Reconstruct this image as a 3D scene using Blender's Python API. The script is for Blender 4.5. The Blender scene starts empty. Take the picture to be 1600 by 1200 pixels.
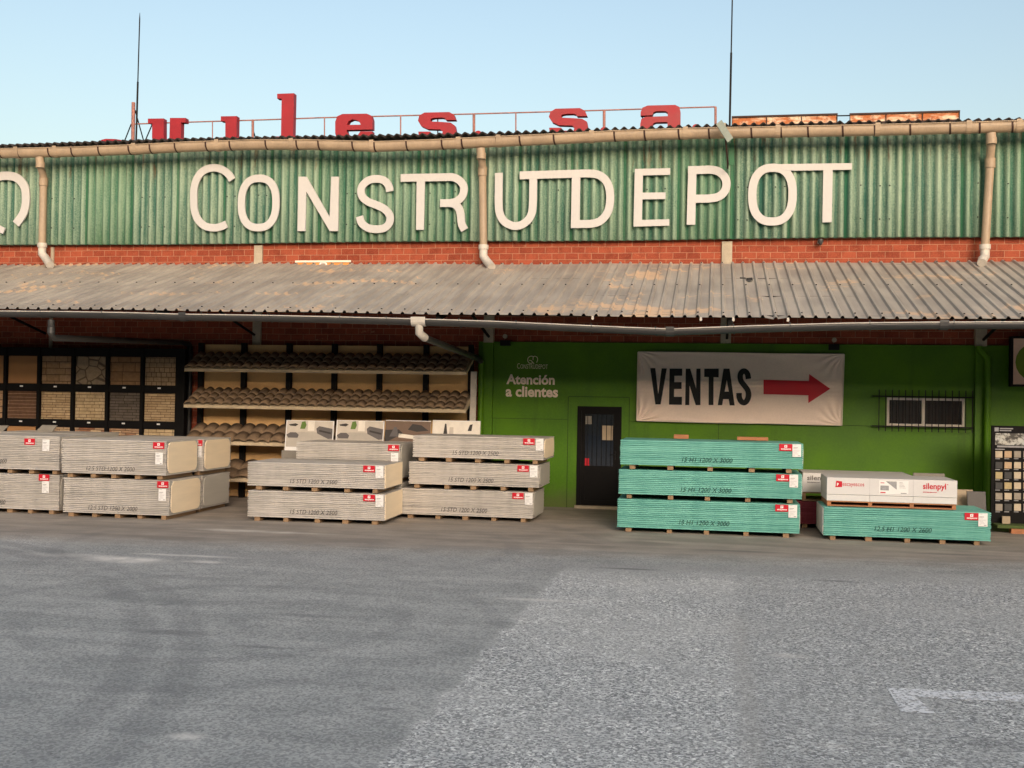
import bpy, math, random
import numpy as np
from mathutils import Vector, Matrix
from mathutils.geometry import tessellate_polygon

S = bpy.context.scene
COL = S.collection
random.seed(7)
R = math.radians

# ------------------------------------------------------------------ camera, sky, sun, exposure
F_PX, YAW, PITCH, ROLL, CAM_H = 1747.0, 0.17739, 0.012535, 0.016544, 2.18
_f = Vector((-math.sin(YAW) * math.cos(PITCH), math.cos(YAW) * math.cos(PITCH), math.sin(PITCH)))
_r0 = Vector((math.cos(YAW), math.sin(YAW), 0)); _u0 = _r0.cross(_f)
_r = _r0 * math.cos(ROLL) + _u0 * math.sin(ROLL); _u = -_r0 * math.sin(ROLL) + _u0 * math.cos(ROLL)
cd = bpy.data.cameras.new('camera'); cam = bpy.data.objects.new('camera', cd); COL.objects.link(cam)
cd.sensor_fit = 'HORIZONTAL'; cd.sensor_width = 36.0; cd.lens = 36.0 * F_PX / 1600.0
cd.clip_start = 0.1; cd.clip_end = 2000
cam.matrix_world = Matrix(((_r.x, _u.x, -_f.x, 0), (_r.y, _u.y, -_f.y, 0), (_r.z, _u.z, -_f.z, CAM_H), (0, 0, 0, 1)))
S.camera = cam

SUN_EL, SUN_AZ = 17.0, 180.0 - 21.0        # azimuth from +Y clockwise: behind the camera, a little to the right
W = bpy.data.worlds.new('World'); S.world = W; W.use_nodes = True
wn = W.node_tree; bg = wn.nodes['Background']
sky = wn.nodes.new('ShaderNodeTexSky'); sky.sky_type = 'NISHITA'; sky.sun_disc = False
sky.sun_elevation = R(SUN_EL); sky.sun_rotation = R(SUN_AZ)
sky.air_density = 1.3; sky.dust_density = 4.5; sky.ozone_density = 0.6
wn.links.new(sky.outputs[0], bg.inputs[0]); bg.inputs[1].default_value = 0.128
sd = bpy.data.lights.new('sun', 'SUN'); sun = bpy.data.objects.new('sun', sd); COL.objects.link(sun)
sd.energy = 0.95; sd.angle = R(26); sd.color = (1.0, 0.87, 0.93)
sun.rotation_euler = Vector((-math.sin(R(SUN_AZ)) * math.cos(R(SUN_EL)), -math.cos(R(SUN_AZ)) * math.cos(R(SUN_EL)), -math.sin(R(SUN_EL)))).to_track_quat('-Z', 'Y').to_euler()
S.view_settings.view_transform = 'Standard'; S.view_settings.look = 'None'
S.view_settings.gamma = 1.0; S.view_settings.use_curve_mapping = False
S.view_settings.exposure = 0.9

# ------------------------------------------------------------------ measuring helpers: photo point -> point on a real plane
def _ray(px, py): return _f * F_PX + _r * (px - 800) + _u * (600 - py)
def at(px, py, Y):
    d = _ray(px, py); d = d * (Y / d.y); return Vector((d.x, d.y, d.z + CAM_H))
def atz(px, py, Z):
    d = _ray(px, py); d = d * ((Z - CAM_H) / d.z); return Vector((d.x, d.y, d.z + CAM_H))
def xz(pts, Y): return [(at(px, py, Y).x, at(px, py, Y).z) for px, py in pts]
def lerp(xs, ys, x):
    if x <= xs[0]: return ys[0] + (ys[1] - ys[0]) * (x - xs[0]) / (xs[1] - xs[0]) * 0.3
    for i in range(len(xs) - 1):
        if x <= xs[i + 1]: return ys[i] + (ys[i + 1] - ys[i]) * (x - xs[i]) / (xs[i + 1] - xs[i])
    return ys[-1]

# ------------------------------------------------------------------ materials
def srgb(r, g, b):
    f = lambda c: c / 12.92 if c <= 0.04045 else ((c + 0.055) / 1.055) ** 2.4
    return (f(r / 255), f(g / 255), f(b / 255), 1.0)
def nd(nt, typ, ins=None, **props):
    n = nt.nodes.new(typ)
    for k, v in props.items(): setattr(n, k, v)
    for k, v in (ins or {}).items():
        if isinstance(v, bpy.types.NodeSocket): nt.links.new(v, n.inputs[k])
        else: n.inputs[k].default_value = v
    return n
def mth(nt, op, a, b=0.0, clamp=False): return nd(nt, 'ShaderNodeMath', {0: a, 1: b}, operation=op, use_clamp=clamp).outputs[0]
def mixc(nt, fac, a, b, blend='MIX'):
    return nd(nt, 'ShaderNodeMix', {0: fac, 6: a, 7: b}, data_type='RGBA', blend_type=blend).outputs[2]
def mr(nt, v, a, b, c=0.0, d=1.0, smooth=True):
    return nd(nt, 'ShaderNodeMapRange', {0: v, 1: a, 2: b, 3: c, 4: d}, interpolation_type='SMOOTHSTEP' if smooth else 'LINEAR').outputs[0]
def pos(nt, sx=1, sy=1, sz=1):
    g = nd(nt, 'ShaderNodeNewGeometry')
    return nd(nt, 'ShaderNodeVectorMath', {0: g.outputs['Position'], 1: (sx, sy, sz)}, operation='MULTIPLY').outputs[0]
def sep(nt, v): return nd(nt, 'ShaderNodeSeparateXYZ', {0: v}).outputs
def noise(nt, vec, scale, detail=4.0, rough=0.55, dist=0.0):
    return nd(nt, 'ShaderNodeTexNoise', {'Vector': vec, 'Scale': scale, 'Detail': detail, 'Roughness': rough, 'Distortion': dist}).outputs[0]
def newmat(name):
    m = bpy.data.materials.new(name); m.use_nodes = True
    return m, m.node_tree, m.node_tree.nodes['Principled BSDF']
def setb(nt, b, col=None, rough=None, bump=None, bdist=0.01, bstr=0.5, metal=None, spec=None):
    for k, v in (('Base Color', col), ('Roughness', rough), ('Metallic', metal), ('Specular IOR Level', spec)):
        if v is None: continue
        if isinstance(v, bpy.types.NodeSocket): nt.links.new(v, b.inputs[k])
        else: b.inputs[k].default_value = v
    if bump is not None:
        bn = nd(nt, 'ShaderNodeBump', {'Height': bump, 'Distance': bdist, 'Strength': bstr})
        nt.links.new(bn.outputs[0], b.inputs['Normal'])
def c4(c, k): return (c[0] * k, c[1] * k, c[2] * k, 1)
def simple(name, rgb, rough=0.6, var=0.18, scale=6.0, fine=60.0, metal=0.0, spec=0.35, bump=0.0, stretch=(1, 1, 1)):
    m, nt, b = newmat(name); c = srgb(*rgb)
    p = pos(nt, *stretch)
    n1 = noise(nt, p, scale); n2 = noise(nt, p, fine, 3)
    t = mth(nt, 'ADD', mth(nt, 'MULTIPLY', n1, 0.65), mth(nt, 'MULTIPLY', n2, 0.35))
    col = mixc(nt, mr(nt, t, 0.3, 0.7), c4(c, 1 - var), c4(c, 1 + var))
    setb(nt, b, col, mr(nt, n1, 0.3, 0.7, rough - 0.08, min(1, rough + 0.08)), n2 if bump else None, 0.004, bump, metal, spec)
    return m

# --- ground
G_P0, G_P1, G_P2 = atz(875, 890, 0), atz(580, 1200, 0), atz(1600, 903, 0)
def mat_ground():
    m, nt, b = newmat('asphalt'); p = pos(nt); x, y, z = sep(nt, p)
    big = noise(nt, p, 0.35, 5, 0.6); mid = noise(nt, p, 1.7, 6, 0.62); fine = noise(nt, p, 38, 5, 0.8)
    strk = noise(nt, pos(nt, 0.35, 2.6, 1), 1.1, 6, 0.6, 0.6)
    # smooth tarmac
    t = mth(nt, 'ADD', mth(nt, 'MULTIPLY', mid, 0.5), mth(nt, 'MULTIPLY', strk, 0.5))
    tar = mixc(nt, mr(nt, t, 0.33, 0.68), srgb(158, 159, 155), srgb(186, 186, 181))
    vor = nd(nt, 'ShaderNodeTexVoronoi', {'Vector': p, 'Scale': 24.0}, feature='F1')
    rnd = sep(nt, vor.outputs['Color'])
    chip = mth(nt, 'MULTIPLY', mr(nt, vor.outputs['Distance'], 0.16, 0.30, 1, 0), mth(nt, 'GREATER_THAN', rnd[0], 0.74))
    chip = mth(nt, 'MULTIPLY', chip, mr(nt, mid, 0.35, 0.6))
    tar = mixc(nt, mth(nt, 'MULTIPLY', chip, 0.7), tar, srgb(190, 186, 178))
    dchip = mth(nt, 'MULTIPLY', mr(nt, vor.outputs['Distance'], 0.2, 0.34, 1, 0), mth(nt, 'LESS_THAN', rnd[0], 0.08))
    tar = mixc(nt, mth(nt, 'MULTIPLY', dchip, 0.45), tar, srgb(55, 55, 58))
    tar = mixc(nt, mr(nt, fine, 0.3, 0.7, 0, 0.8), tar, mixc(nt, 1.0, tar, (0.66, 0.66, 0.68, 1), 'MULTIPLY'))
    vg = nd(nt, 'ShaderNodeTexVoronoi', {'Vector': p, 'Scale': 55.0}, feature='F1')
    tar = mixc(nt, 1.0, tar, mixc(nt, mr(nt, sep(nt, vg.outputs['Color'])[1], .15, .85), (.74, .74, .75, 1), (1.16, 1.16, 1.15, 1)), 'MULTIPLY')
    # exposed aggregate of the older patch on the right
    v2 = nd(nt, 'ShaderNodeTexVoronoi', {'Vector': p, 'Scale': 62.0, 'Randomness': 1.0}, feature='F1')
    r2 = sep(nt, v2.outputs['Color'])
    agg = mixc(nt, mr(nt, r2[0], .15, .8), srgb(110, 111, 110), srgb(255, 254, 248))
    v3 = nd(nt, 'ShaderNodeTexVoronoi', {'Vector': p, 'Scale': 19.0, 'Randomness': 1.0}, feature='F1')
    agg = mixc(nt, mr(nt, v3.outputs['Distance'], 0.18, 0.5, 0.0, 0.45), agg, srgb(124, 124, 123))
    agg = mixc(nt, mr(nt, mid, 0.4, 0.72, 0, 0.42), agg, srgb(156, 157, 156))
    agg = mixc(nt, mr(nt, big, 0.35, 0.65, 0.0, 0.35), agg, srgb(200, 198, 192))
    # the lane right of the healed joint is more worn and darker
    lane = mr(nt, mth(nt, 'ADD', x, mth(nt, 'MULTIPLY', noise(nt, p, 2.2, 6, .65), .12)), .30, .44)
    agg = mixc(nt, mth(nt, 'MULTIPLY', lane, mr(nt, big, .3, .6, .5, 1)), agg, mixc(nt, 1.0, agg, (.84, .845, .85, 1), 'MULTIPLY'))
    # mask of that patch
    dx, dy = G_P1.x - G_P0.x, G_P1.y - G_P0.y; L = math.hypot(dx, dy); nx, ny = -dy / L, dx / L
    e1 = mth(nt, 'ADD', mth(nt, 'MULTIPLY', mth(nt, 'SUBTRACT', x, G_P0.x), nx), mth(nt, 'MULTIPLY', mth(nt, 'SUBTRACT', y, G_P0.y), ny))
    dx, dy = G_P2.x - G_P0.x, G_P2.y - G_P0.y; L = math.hypot(dx, dy); nx, ny = dy / L, -dx / L
    e2 = mth(nt, 'ADD', mth(nt, 'MULTIPLY', mth(nt, 'SUBTRACT', x, G_P0.x), nx), mth(nt, 'MULTIPLY', mth(nt, 'SUBTRACT', y, G_P0.y), ny))
    wob = mth(nt, 'MULTIPLY', mth(nt, 'SUBTRACT', noise(nt, p, 2.2, 6, 0.65), 0.5), 0.32)
    wob2 = mth(nt, 'MULTIPLY', mth(nt, 'SUBTRACT', noise(nt, pos(nt, 0.5, 1, 1), 1.3, 6, 0.65), 0.5), 2.0)
    k1 = mr(nt, mth(nt, 'ADD', e1, wob), -0.03, 0.08); k2 = mr(nt, mth(nt, 'ADD', e2, wob2), -0.3, 0.7)
    mask = mth(nt, 'MULTIPLY', k1, k2)
    # a second, weaker rough area at the far left
    far = mth(nt, 'MULTIPLY', mr(nt, mth(nt, 'ADD', y, wob2), 13.4, 14.6), mr(nt, x, -8.2, -9.8)); far = mth(nt, 'MULTIPLY', far, mr(nt, y, 16.6, 15.2))
    col = mixc(nt, mth(nt, 'MULTIPLY', far, 0.75), tar, agg)
    col = mixc(nt, mask, col, agg)
    # a healed joint line running through the patch
    jl = mth(nt, 'ABSOLUTE', mth(nt, 'SUBTRACT', x, mth(nt, 'ADD', 0.28, mth(nt, 'MULTIPLY', wob, 0.25))))
    jn = mth(nt, 'MULTIPLY', mr(nt, jl, 0.02, 0.13, 0.35, 0), mr(nt, y, 12.5, 11))
    col = mixc(nt, mth(nt, 'MULTIPLY', jn, mask), col, srgb(158, 154, 147))
    # brown dust band in front of and under the canopy
    yy = mth(nt, 'ADD', y, mth(nt, 'MULTIPLY', wob2, 0.7))
    lim = mth(nt, 'ADD', 15.6, mth(nt, 'MULTIPLY', x, 0.1))
    dust = mr(nt, mth(nt, 'SUBTRACT', yy, lim), -0.5, 1.1)
    dcol = mixc(nt, mr(nt, t, 0.35, 0.66), srgb(136, 128, 119), srgb(170, 160, 148))
    dcol = mixc(nt, mr(nt, fine, 0.3, 0.8, 0, 0.3), dcol, srgb(82, 76, 70))
    col = mixc(nt, mth(nt, 'MULTIPLY', dust, 0.92), col, dcol)
    # pale wheel-polished strip between dust and patch
    st = mth(nt, 'MULTIPLY', mr(nt, mth(nt, 'SUBTRACT', yy, lim), -1.9, -0.9), mr(nt, mth(nt, 'SUBTRACT', yy, lim), 0.2, -0.5))
    col = mixc(nt, mth(nt, 'MULTIPLY', st, mr(nt, strk, 0.4, 0.65, 0.0, 0.45)), col, srgb(140, 138, 136))
    # cement spills and scuffs
    for (px, py, rx, ry, s) in ((200, 875, 0.75, 0.28, .8), (290, 868, 0.9, 0.10, .5), (318, 878, 0.35, .14, .5), (290, 1150, 0.16, 0.10, .6), (390, 830, 1.4, 0.18, .45), (120, 868, 1.2, .2, .3), (850, 938, .7, .1, .35), (1235, 1025, .22, .12, .35), (1300, 1165, .12, .07, .5)):
        q = atz(px, py, 0)
        d = mth(nt, 'SQRT', mth(nt, 'ADD', mth(nt, 'POWER', mth(nt, 'DIVIDE', mth(nt, 'SUBTRACT', x, q.x), rx), 2), mth(nt, 'POWER', mth(nt, 'DIVIDE', mth(nt, 'SUBTRACT', y, q.y), ry), 2)))
        k = mr(nt, mth(nt, 'ADD', d, mth(nt, 'MULTIPLY', wob, 2.2)), 0.2, 1.15, s, 0)
        col = mixc(nt, mth(nt, 'MULTIPLY', k, mr(nt, mid, 0.3, 0.6, .35, 1)), col, srgb(236, 230, 220))
    for (px, py, rx, ry, s) in ((605, 1077, .13, .07, .35), (595, 1108, .16, .07, .35), (480, 962, .5, .1, .35), (410, 1011, .4, .06, .45), (250, 945, .1, .06, .4), (1305, 908, .4, .1, .5), (985, 889, .5, .08, .6), (1150, 861, .9, .12, .5), (1480, 866, .6, .12, .45), (1530, 1160, .3, .2, .3), (270, 988, .45, .16, .4)):
        q = atz(px, py, 0)
        d = mth(nt, 'SQRT', mth(nt, 'ADD', mth(nt, 'POWER', mth(nt, 'DIVIDE', mth(nt, 'SUBTRACT', x, q.x), rx), 2), mth(nt, 'POWER', mth(nt, 'DIVIDE', mth(nt, 'SUBTRACT', y, q.y), ry), 2)))
        k = mr(nt, mth(nt, 'ADD', d, mth(nt, 'MULTIPLY', wob, 2.0)), 0.2, 1.2, s, 0)
        col = mixc(nt, k, col, srgb(78, 79, 81))
    # tyre tracks: arcs through measured points
    def arc(pts, w, s, shift):
        nonlocal col
        (ax, ay), (bx, by), (cx, cy) = [(atz(a, c, 0).x, atz(a, c, 0).y) for a, c in pts]
        D = 2 * (ax * (by - cy) + bx * (cy - ay) + cx * (ay - by))
        ux = ((ax**2 + ay**2) * (by - cy) + (bx**2 + by**2) * (cy - ay) + (cx**2 + cy**2) * (ay - by)) / D
        uy = ((ax**2 + ay**2) * (cx - bx) + (bx**2 + by**2) * (ax - cx) + (cx**2 + cy**2) * (bx - ax)) / D
        rr = math.hypot(ax - ux, ay - uy)
        d = mth(nt, 'SQRT', mth(nt, 'ADD', mth(nt, 'POWER', mth(nt, 'SUBTRACT', x, ux), 2), mth(nt, 'POWER', mth(nt, 'SUBTRACT', y, uy), 2)))
        for off in (0.0, shift):
            k = mr(nt, mth(nt, 'ABSOLUTE', mth(nt, 'SUBTRACT', mth(nt, 'SUBTRACT', d, rr + off), mth(nt, 'MULTIPLY', wob, 0.12))), w * 0.35, w, s, 0)
            k = mth(nt, 'MULTIPLY', k, mr(nt, big, 0.38, 0.56)); k = mth(nt, 'MULTIPLY', k, mth(nt, 'SUBTRACT', 1.0, mask))
            col = mixc(nt, mth(nt, 'MULTIPLY', k, 0.55), col, srgb(102, 103, 104))
    arc(((120, 890), (222, 985), (165, 1090)), 0.2, 0.5, 0.42)
    arc(((60, 1010), (300, 1032), (560, 1003)), 0.14, 0.4, 0.9)
    arc(((250, 900), (480, 905), (800, 860)), 0.18, 0.35, 1.5)
    h = mth(nt, 'ADD', mth(nt, 'MULTIPLY', fine, 0.5), mth(nt, 'MULTIPLY', mth(nt, 'MULTIPLY', mask, v2.outputs['Distance']), -1.3))
    setb(nt, b, col, mr(nt, mid, 0.3, 0.7, 0.72, 0.9), h, 0.006, 0.55, None, 0.35)
    return m

def mat_brick(name, warm=1.0):
    m, nt, b = newmat(name); p = pos(nt); x, y, z = sep(nt, p)
    v = nd(nt, 'ShaderNodeCombineXYZ', {0: mth(nt, 'ADD', x, mth(nt, 'MULTIPLY', mth(nt, 'SUBTRACT', noise(nt, p, 3.0, 2), 0.5), 0.03)), 1: mth(nt, 'ADD', z, mth(nt, 'MULTIPLY', mth(nt, 'SUBTRACT', noise(nt, pos(nt, .5, .5, 1), 1.2, 2), 0.5), 0.03)), 2: 0.0}).outputs[0]
    br = nd(nt, 'ShaderNodeTexBrick', {'Vector': v, 'Color1': srgb(152, 76, 54), 'Color2': srgb(124, 56, 40), 'Mortar': srgb(166, 124, 100), 'Scale': 1.0, 'Mortar Size': 0.0065, 'Mortar Smooth': 0.3, 'Bias': -0.1, 'Brick Width': 0.27, 'Row Height': 0.128})
    br.offset = 0.5
    n = noise(nt, p, 5, 6, 0.65); n2 = noise(nt, p, 50, 4, 0.6)
    col = mixc(nt, mr(nt, n, 0.42, 0.7, 0, 0.55), br.outputs[0], mixc(nt, 1.0, br.outputs[0], (0.52, 0.47, 0.46, 1), 'MULTIPLY'))
    col = mixc(nt, mr(nt, n2, 0.45, 0.75, 0, 0.4), col, srgb(196, 108, 74))
    pale = mth(nt, 'MULTIPLY', mr(nt, noise(nt, pos(nt, 1.5, 1, 4), 1.6, 5, .7), 0.64, 0.72), 0.55)
    col = mixc(nt, pale, col, srgb(203, 160, 122))
    h = mth(nt, 'SUBTRACT', mth(nt, 'MULTIPLY', n2, 0.3), br.outputs['Fac'])
    setb(nt, b, col, 0.85, h, 0.008, 0.7, None, 0.2)
    return m

CLAD_P = 0.177
def mat_cladding():
    m, nt, b = newmat('painted_corrugated_cladding'); p = pos(nt); x, y, z = sep(nt, p)
    st = noise(nt, pos(nt, 9, 9, 0.55), 1.0, 5, 0.65, 0.2); st2 = noise(nt, pos(nt, 2.2, 1, 0.25), 1.0, 4, .6)
    sp = noise(nt, p, 34, 4, 0.7)
    crest = mr(nt, y, 22.19, 22.29, 1, 0)
    t = mth(nt, 'ADD', mth(nt, 'MULTIPLY', st, 0.62), mth(nt, 'MULTIPLY', crest, 0.2)); t = mth(nt, 'ADD', t, mth(nt, 'MULTIPLY', st2, 0.32))
    t = mth(nt, 'ADD', t, mth(nt, 'MULTIPLY', mth(nt, 'SUBTRACT', sp, 0.5), 0.45))
    col = mixc(nt, mr(nt, t, 0.34, 0.78), srgb(48, 92, 80), srgb(146, 166, 146))
    # whole sheets that keep more of their paint
    sh = mth(nt, 'FRACT', mth(nt, 'DIVIDE', mth(nt, 'ADD', x, 40.03), CLAD_P * 6))
    wn_ = nd(nt, 'ShaderNodeTexWhiteNoise', {'W': mth(nt, 'FLOOR', mth(nt, 'DIVIDE', mth(nt, 'ADD', x, 40.03), CLAD_P * 6))}, noise_dimensions='1D').outputs[0]
    col = mixc(nt, mr(nt, wn_, 0.2, 1.0, 0.0, 0.38), col, srgb(66, 116, 80))
    col = mixc(nt, mr(nt, sh, 0.0, 0.1, 0.75, 0), col, srgb(36, 92, 62))
    # rust runs from the gutter
    ru = mth(nt, 'MULTIPLY', mr(nt, noise(nt, pos(nt, 7, 1, 0.7), 1.0, 5, .7), 0.55, 0.7), mr(nt, z, 6.55, 7.05, 0, 0.75))
    col = mixc(nt, ru, col, srgb(104, 66, 40))
    moss = mth(nt, 'MULTIPLY', mr(nt, noise(nt, pos(nt, 3, 1, 0.5), 1.0, 5, .7), 0.5, 0.7), mr(nt, z, 5.3, 6.0, 0.35, 0.0))
    col = mixc(nt, moss, col, srgb(70, 120, 62))
    setb(nt, b, col, 0.82, sp, 0.004, 0.5, None, 0.2)
    return m

def mat_canopy():
    m, nt, b = newmat('weathered_canopy_sheet'); p = pos(nt); x, y, z = sep(nt, p)
    n = noise(nt, p, 1.3, 6, 0.62); st = noise(nt, pos(nt, 6, .5, .5), 1.0, 5, .6); f = noise(nt, p, 40, 3)
    t = mth(nt, 'ADD', mth(nt, 'MULTIPLY', n, .5), mth(nt, 'MULTIPLY', st, .5))
    col = mixc(nt, mr(nt, t, 0.35, 0.66), srgb(142, 135, 127), srgb(174, 166, 154))
    k = mth(nt, 'MULTIPLY', mr(nt, noise(nt, pos(nt, .55, 1.0, 1), 1.0, 7, .68, .4), 0.565, 0.635), 0.7)
    col = mixc(nt, k, col, srgb(214, 180, 144))
    wn_ = nd(nt, 'ShaderNodeTexWhiteNoise', {'W': mth(nt, 'FLOOR', mth(nt, 'DIVIDE', mth(nt, 'ADD', x, 40.0), 1.0))}, noise_dimensions='1D').outputs[0]
    col = mixc(nt, mr(nt, wn_, 0, 1, 0, 0.22), col, srgb(124, 112, 100))
    col = mixc(nt, mr(nt, f, 0.62, 0.75, 0, .35), col, srgb(104, 92, 82))
    setb(nt, b, col, mr(nt, n, 0.3, 0.7, 0.5, 0.7), None, metal=0.0, spec=0.35)
    return m

def mat_board(name, pale, base, dark, fleck):
    m, nt, b = newmat(name); p = pos(nt); x, y, z = sep(nt, p)
    lay = noise(nt, pos(nt, 0.5, 0.5, 60), 1.0, 2, .5); lon = noise(nt, pos(nt, 5, 5, 26), 1.0, 5, .7); ver = noise(nt, pos(nt, 4, 4, 0.4), 1.0, 4, .6)
    t = mth(nt, 'ADD', mth(nt, 'MULTIPLY', lay, .45), mth(nt, 'ADD', mth(nt, 'MULTIPLY', lon, .3), mth(nt, 'MULTIPLY', ver, .25)))
    col = mixc(nt, mr(nt, t, 0.34, 0.64), srgb(*base), srgb(*pale))
    col = mixc(nt, mr(nt, noise(nt, pos(nt, 6, 6, 70), 1.0, 3, .6), 0.66, 0.75, 0, .65), col, srgb(*dark))
    col = mixc(nt, mr(nt, noise(nt, pos(nt, 3.3, 3, 5), 1.0, 6, .75), 0.6, 0.7, 0, .3), col, srgb(*fleck))
    setb(nt, b, col, 0.8, lon, 0.003, 0.4, None, 0.2)
    return m

def mat_stone(name, c1, c2, mortar, w, h, kind='brick'):
    mute = lambda c: tuple((v * .68 + sum(c) / 3 * .32) * .93 for v in c)
    c1, c2, mortar = mute(c1), mute(c2), mute(mortar)
    m, nt, b = newmat(name); p = pos(nt); x, y, z = sep(nt, p)
    if kind == 'flag':
        v = nd(nt, 'ShaderNodeCombineXYZ', {0: x, 1: z, 2: 0.0}).outputs[0]
        vo = nd(nt, 'ShaderNodeTexVoronoi', {'Vector': v, 'Scale': 1.0 / w, 'Randomness': 1.0}, feature='DISTANCE_TO_EDGE')
        vc = nd(nt, 'ShaderNodeTexVoronoi', {'Vector': v, 'Scale': 1.0 / w, 'Randomness': 1.0}, feature='F1')
        edge = mr(nt, vo.outputs['Distance'], 0.02, 0.07, 1, 0)
        col = mixc(nt, sep(nt, vc.outputs['Color'])[0], srgb(*c1), srgb(*c2)); col = mixc(nt, edge, col, srgb(*mortar))
    else:
        wz = noise(nt, p, 2.5, 2)
        v = nd(nt, 'ShaderNodeCombineXYZ', {0: mth(nt, 'ADD', x, mth(nt, 'MULTIPLY', wz, .05)), 1: z, 2: 0.0}).outputs[0]
        br = nd(nt, 'ShaderNodeTexBrick', {'Vector': v, 'Color1': srgb(*c1), 'Color2': srgb(*c2), 'Mortar': srgb(*mortar), 'Scale': 1.0, 'Mortar Size': 0.006, 'Mortar Smooth': 0.4, 'Brick Width': w, 'Row Height': h})
        br.offset = 0.37; br.squash = 1.5; br.squash_frequency = 3
        col = br.outputs[0]; edge = br.outputs['Fac']
    n = noise(nt, p, 14, 5, .65)
    col = mixc(nt, mr(nt, n, 0.3, 0.7, 0, .5), col, mixc(nt, 1.0, col, (.55, .52, .5, 1), 'MULTIPLY'))
    setb(nt, b, col, 0.85, mth(nt, 'SUBTRACT', mth(nt, 'MULTIPLY', n, .7), edge), 0.02, 0.9, None, 0.2)
    return m

def mat_marking():
    m, nt, b = newmat('worn_road_paint'); p = pos(nt)
    v = nd(nt, 'ShaderNodeTexVoronoi', {'Vector': p, 'Scale': 46.0}, feature='F1')
    k = mth(nt, 'ADD', mth(nt, 'MULTIPLY', sep(nt, v.outputs['Color'])[0], .6), mth(nt, 'MULTIPLY', noise(nt, p, 5, 5, .7), .7))
    a = mr(nt, k, 0.40, 0.70, 0.05, 0.85)
    setb(nt, b, srgb(236, 236, 236), 0.75); nt.links.new(a, b.inputs['Alpha'])
    return m

M = {}
M['asphalt'] = mat_ground()
M['paint_line'] = mat_marking()
M['brick'] = mat_brick('red_brick')
M['clad'] = mat_cladding()
M['canopy'] = mat_canopy()
M['roof'] = simple('fibre_cement_and_canopy_shade', (44, 39, 37), 0.9, .35, 5)
def mat_green():
    m, nt, b = newmat('green_wall_paint'); p = pos(nt); x, y, z = sep(nt, p)
    n = noise(nt, p, .9, 5, .6); f = noise(nt, p, 26, 4, .6); run = noise(nt, pos(nt, 3, 1, .35), 1.0, 5, .65)
    col = mixc(nt, mr(nt, mth(nt, 'ADD', mth(nt, 'MULTIPLY', n, .7), mth(nt, 'MULTIPLY', f, .3)), .35, .66), srgb(66, 110, 4), srgb(82, 128, 10))
    col = mixc(nt, mr(nt, run, .55, .75, 0, .35), col, srgb(50, 78, 14))
    splash = mr(nt, mth(nt, 'ADD', z, mth(nt, 'MULTIPLY', mth(nt, 'SUBTRACT', noise(nt, p, 5, 5, .7), .5), .5)), .05, .5, .6, 0)
    col = mixc(nt, splash, col, srgb(92, 92, 60))
    scuff = mr(nt, noise(nt, pos(nt, 1.5, 1, 9), 1.6, 5, .75), .66, .74, 0, .4)
    col = mixc(nt, scuff, col, srgb(110, 136, 60))
    setb(nt, b, col, mr(nt, n, .3, .7, .42, .62), f, .003, .25, None, .3); return m
M['green'] = mat_green()
M['green_joint_shade'] = simple('green_joint_shade', (34, 58, 6), 0.7, .1)
M['concrete'] = simple('concrete', (172, 160, 140), 0.85, .2, 4)
M['pvc'] = simple('aged_beige_pvc', (154, 136, 114), 0.5, .16, 3, 40, stretch=(1, 1, .4))
M['pvc_grey'] = simple('grey_pvc', (50, 50, 50), 0.45, .12, 3, spec=.5)
M['pvc_pale'] = simple('pale_pvc', (186, 180, 170), 0.45, .15, 4)
M['bracket'] = simple('rusty_bracket', (52, 32, 26), 0.7, .3)
M['steel'] = simple('dark_steel', (24, 23, 23), 0.6, .2, spec=.15)
M['cream'] = simple('cream_letter_paint', (184, 183, 181), 0.6, .05, 1.5, 30, stretch=(1, 1, .4))
M['red'] = simple('red_sign_paint', (140, 26, 38), 0.5, .14, 2.5)
M['red_print'] = simple('red_print', (190, 18, 40), 0.5, .05)
M['rail'] = simple('rusty_pink_rail', (150, 104, 96), 0.7, .25)
M['white'] = simple('white_print', (232, 232, 230), 0.55, .03)
M['paper'] = simple('white_paper', (226, 226, 224), 0.6, .04)
M['ink'] = simple('grey_ink', (92, 90, 88), 0.7, .25, 30)
M['ink_green'] = simple('dark_green_ink', (40, 84, 76), 0.7, .25, 30)
M['ink_faint'] = simple('pale_ink', (150, 150, 152), 0.7, .2, 30)
M['black_print'] = simple('black_print', (20, 20, 22), 0.6, .1)
M['black_metal'] = simple('black_frame_metal', (17, 16, 16), 0.6, .25, 4, spec=.12)
M['wood'] = simple('raw_timber', (146, 120, 92), 0.8, .25, 5, 50, stretch=(1, .3, 6))
M['wood_red'] = simple('reddish_timber', (166, 112, 78), 0.8, .2, 5)
M['std'] = mat_board('grey_board_edges', (204, 199, 192), (160, 157, 151), (94, 91, 88), (190, 166, 142))
M['h1'] = mat_board('green_board_edges', (128, 194, 180), (92, 158, 147), (50, 102, 95), (140, 198, 188))
M['pink'] = mat_board('wine_red_board_edges', (150, 70, 84), (118, 48, 62), (70, 28, 38), (150, 70, 84))
M['core'] = simple('cream_board_core', (244, 226, 196), 0.85, .05, 1.2, 40, stretch=(1, 1, 9))
M['core_grey'] = simple('grey_board_core', (180, 177, 168), 0.85, .06, 1.2, 40, stretch=(1, 1, 9))
M['core_white'] = simple('white_board_core', (204, 204, 198), 0.85, .06, 1.2, 40, stretch=(1, 1, 9))
M['carton'] = simple('white_carton', (206, 205, 204), 0.6, .05, 2)
M['slab_grey'] = simple('grey_slab', (130, 126, 118), 0.75, .12, 5)
M['slab_tan'] = simple('tan_slab', (168, 152, 128), 0.75, .1, 5)
M['slab_dark'] = simple('dark_slab', (96, 94, 92), 0.7, .12, 5)
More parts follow.
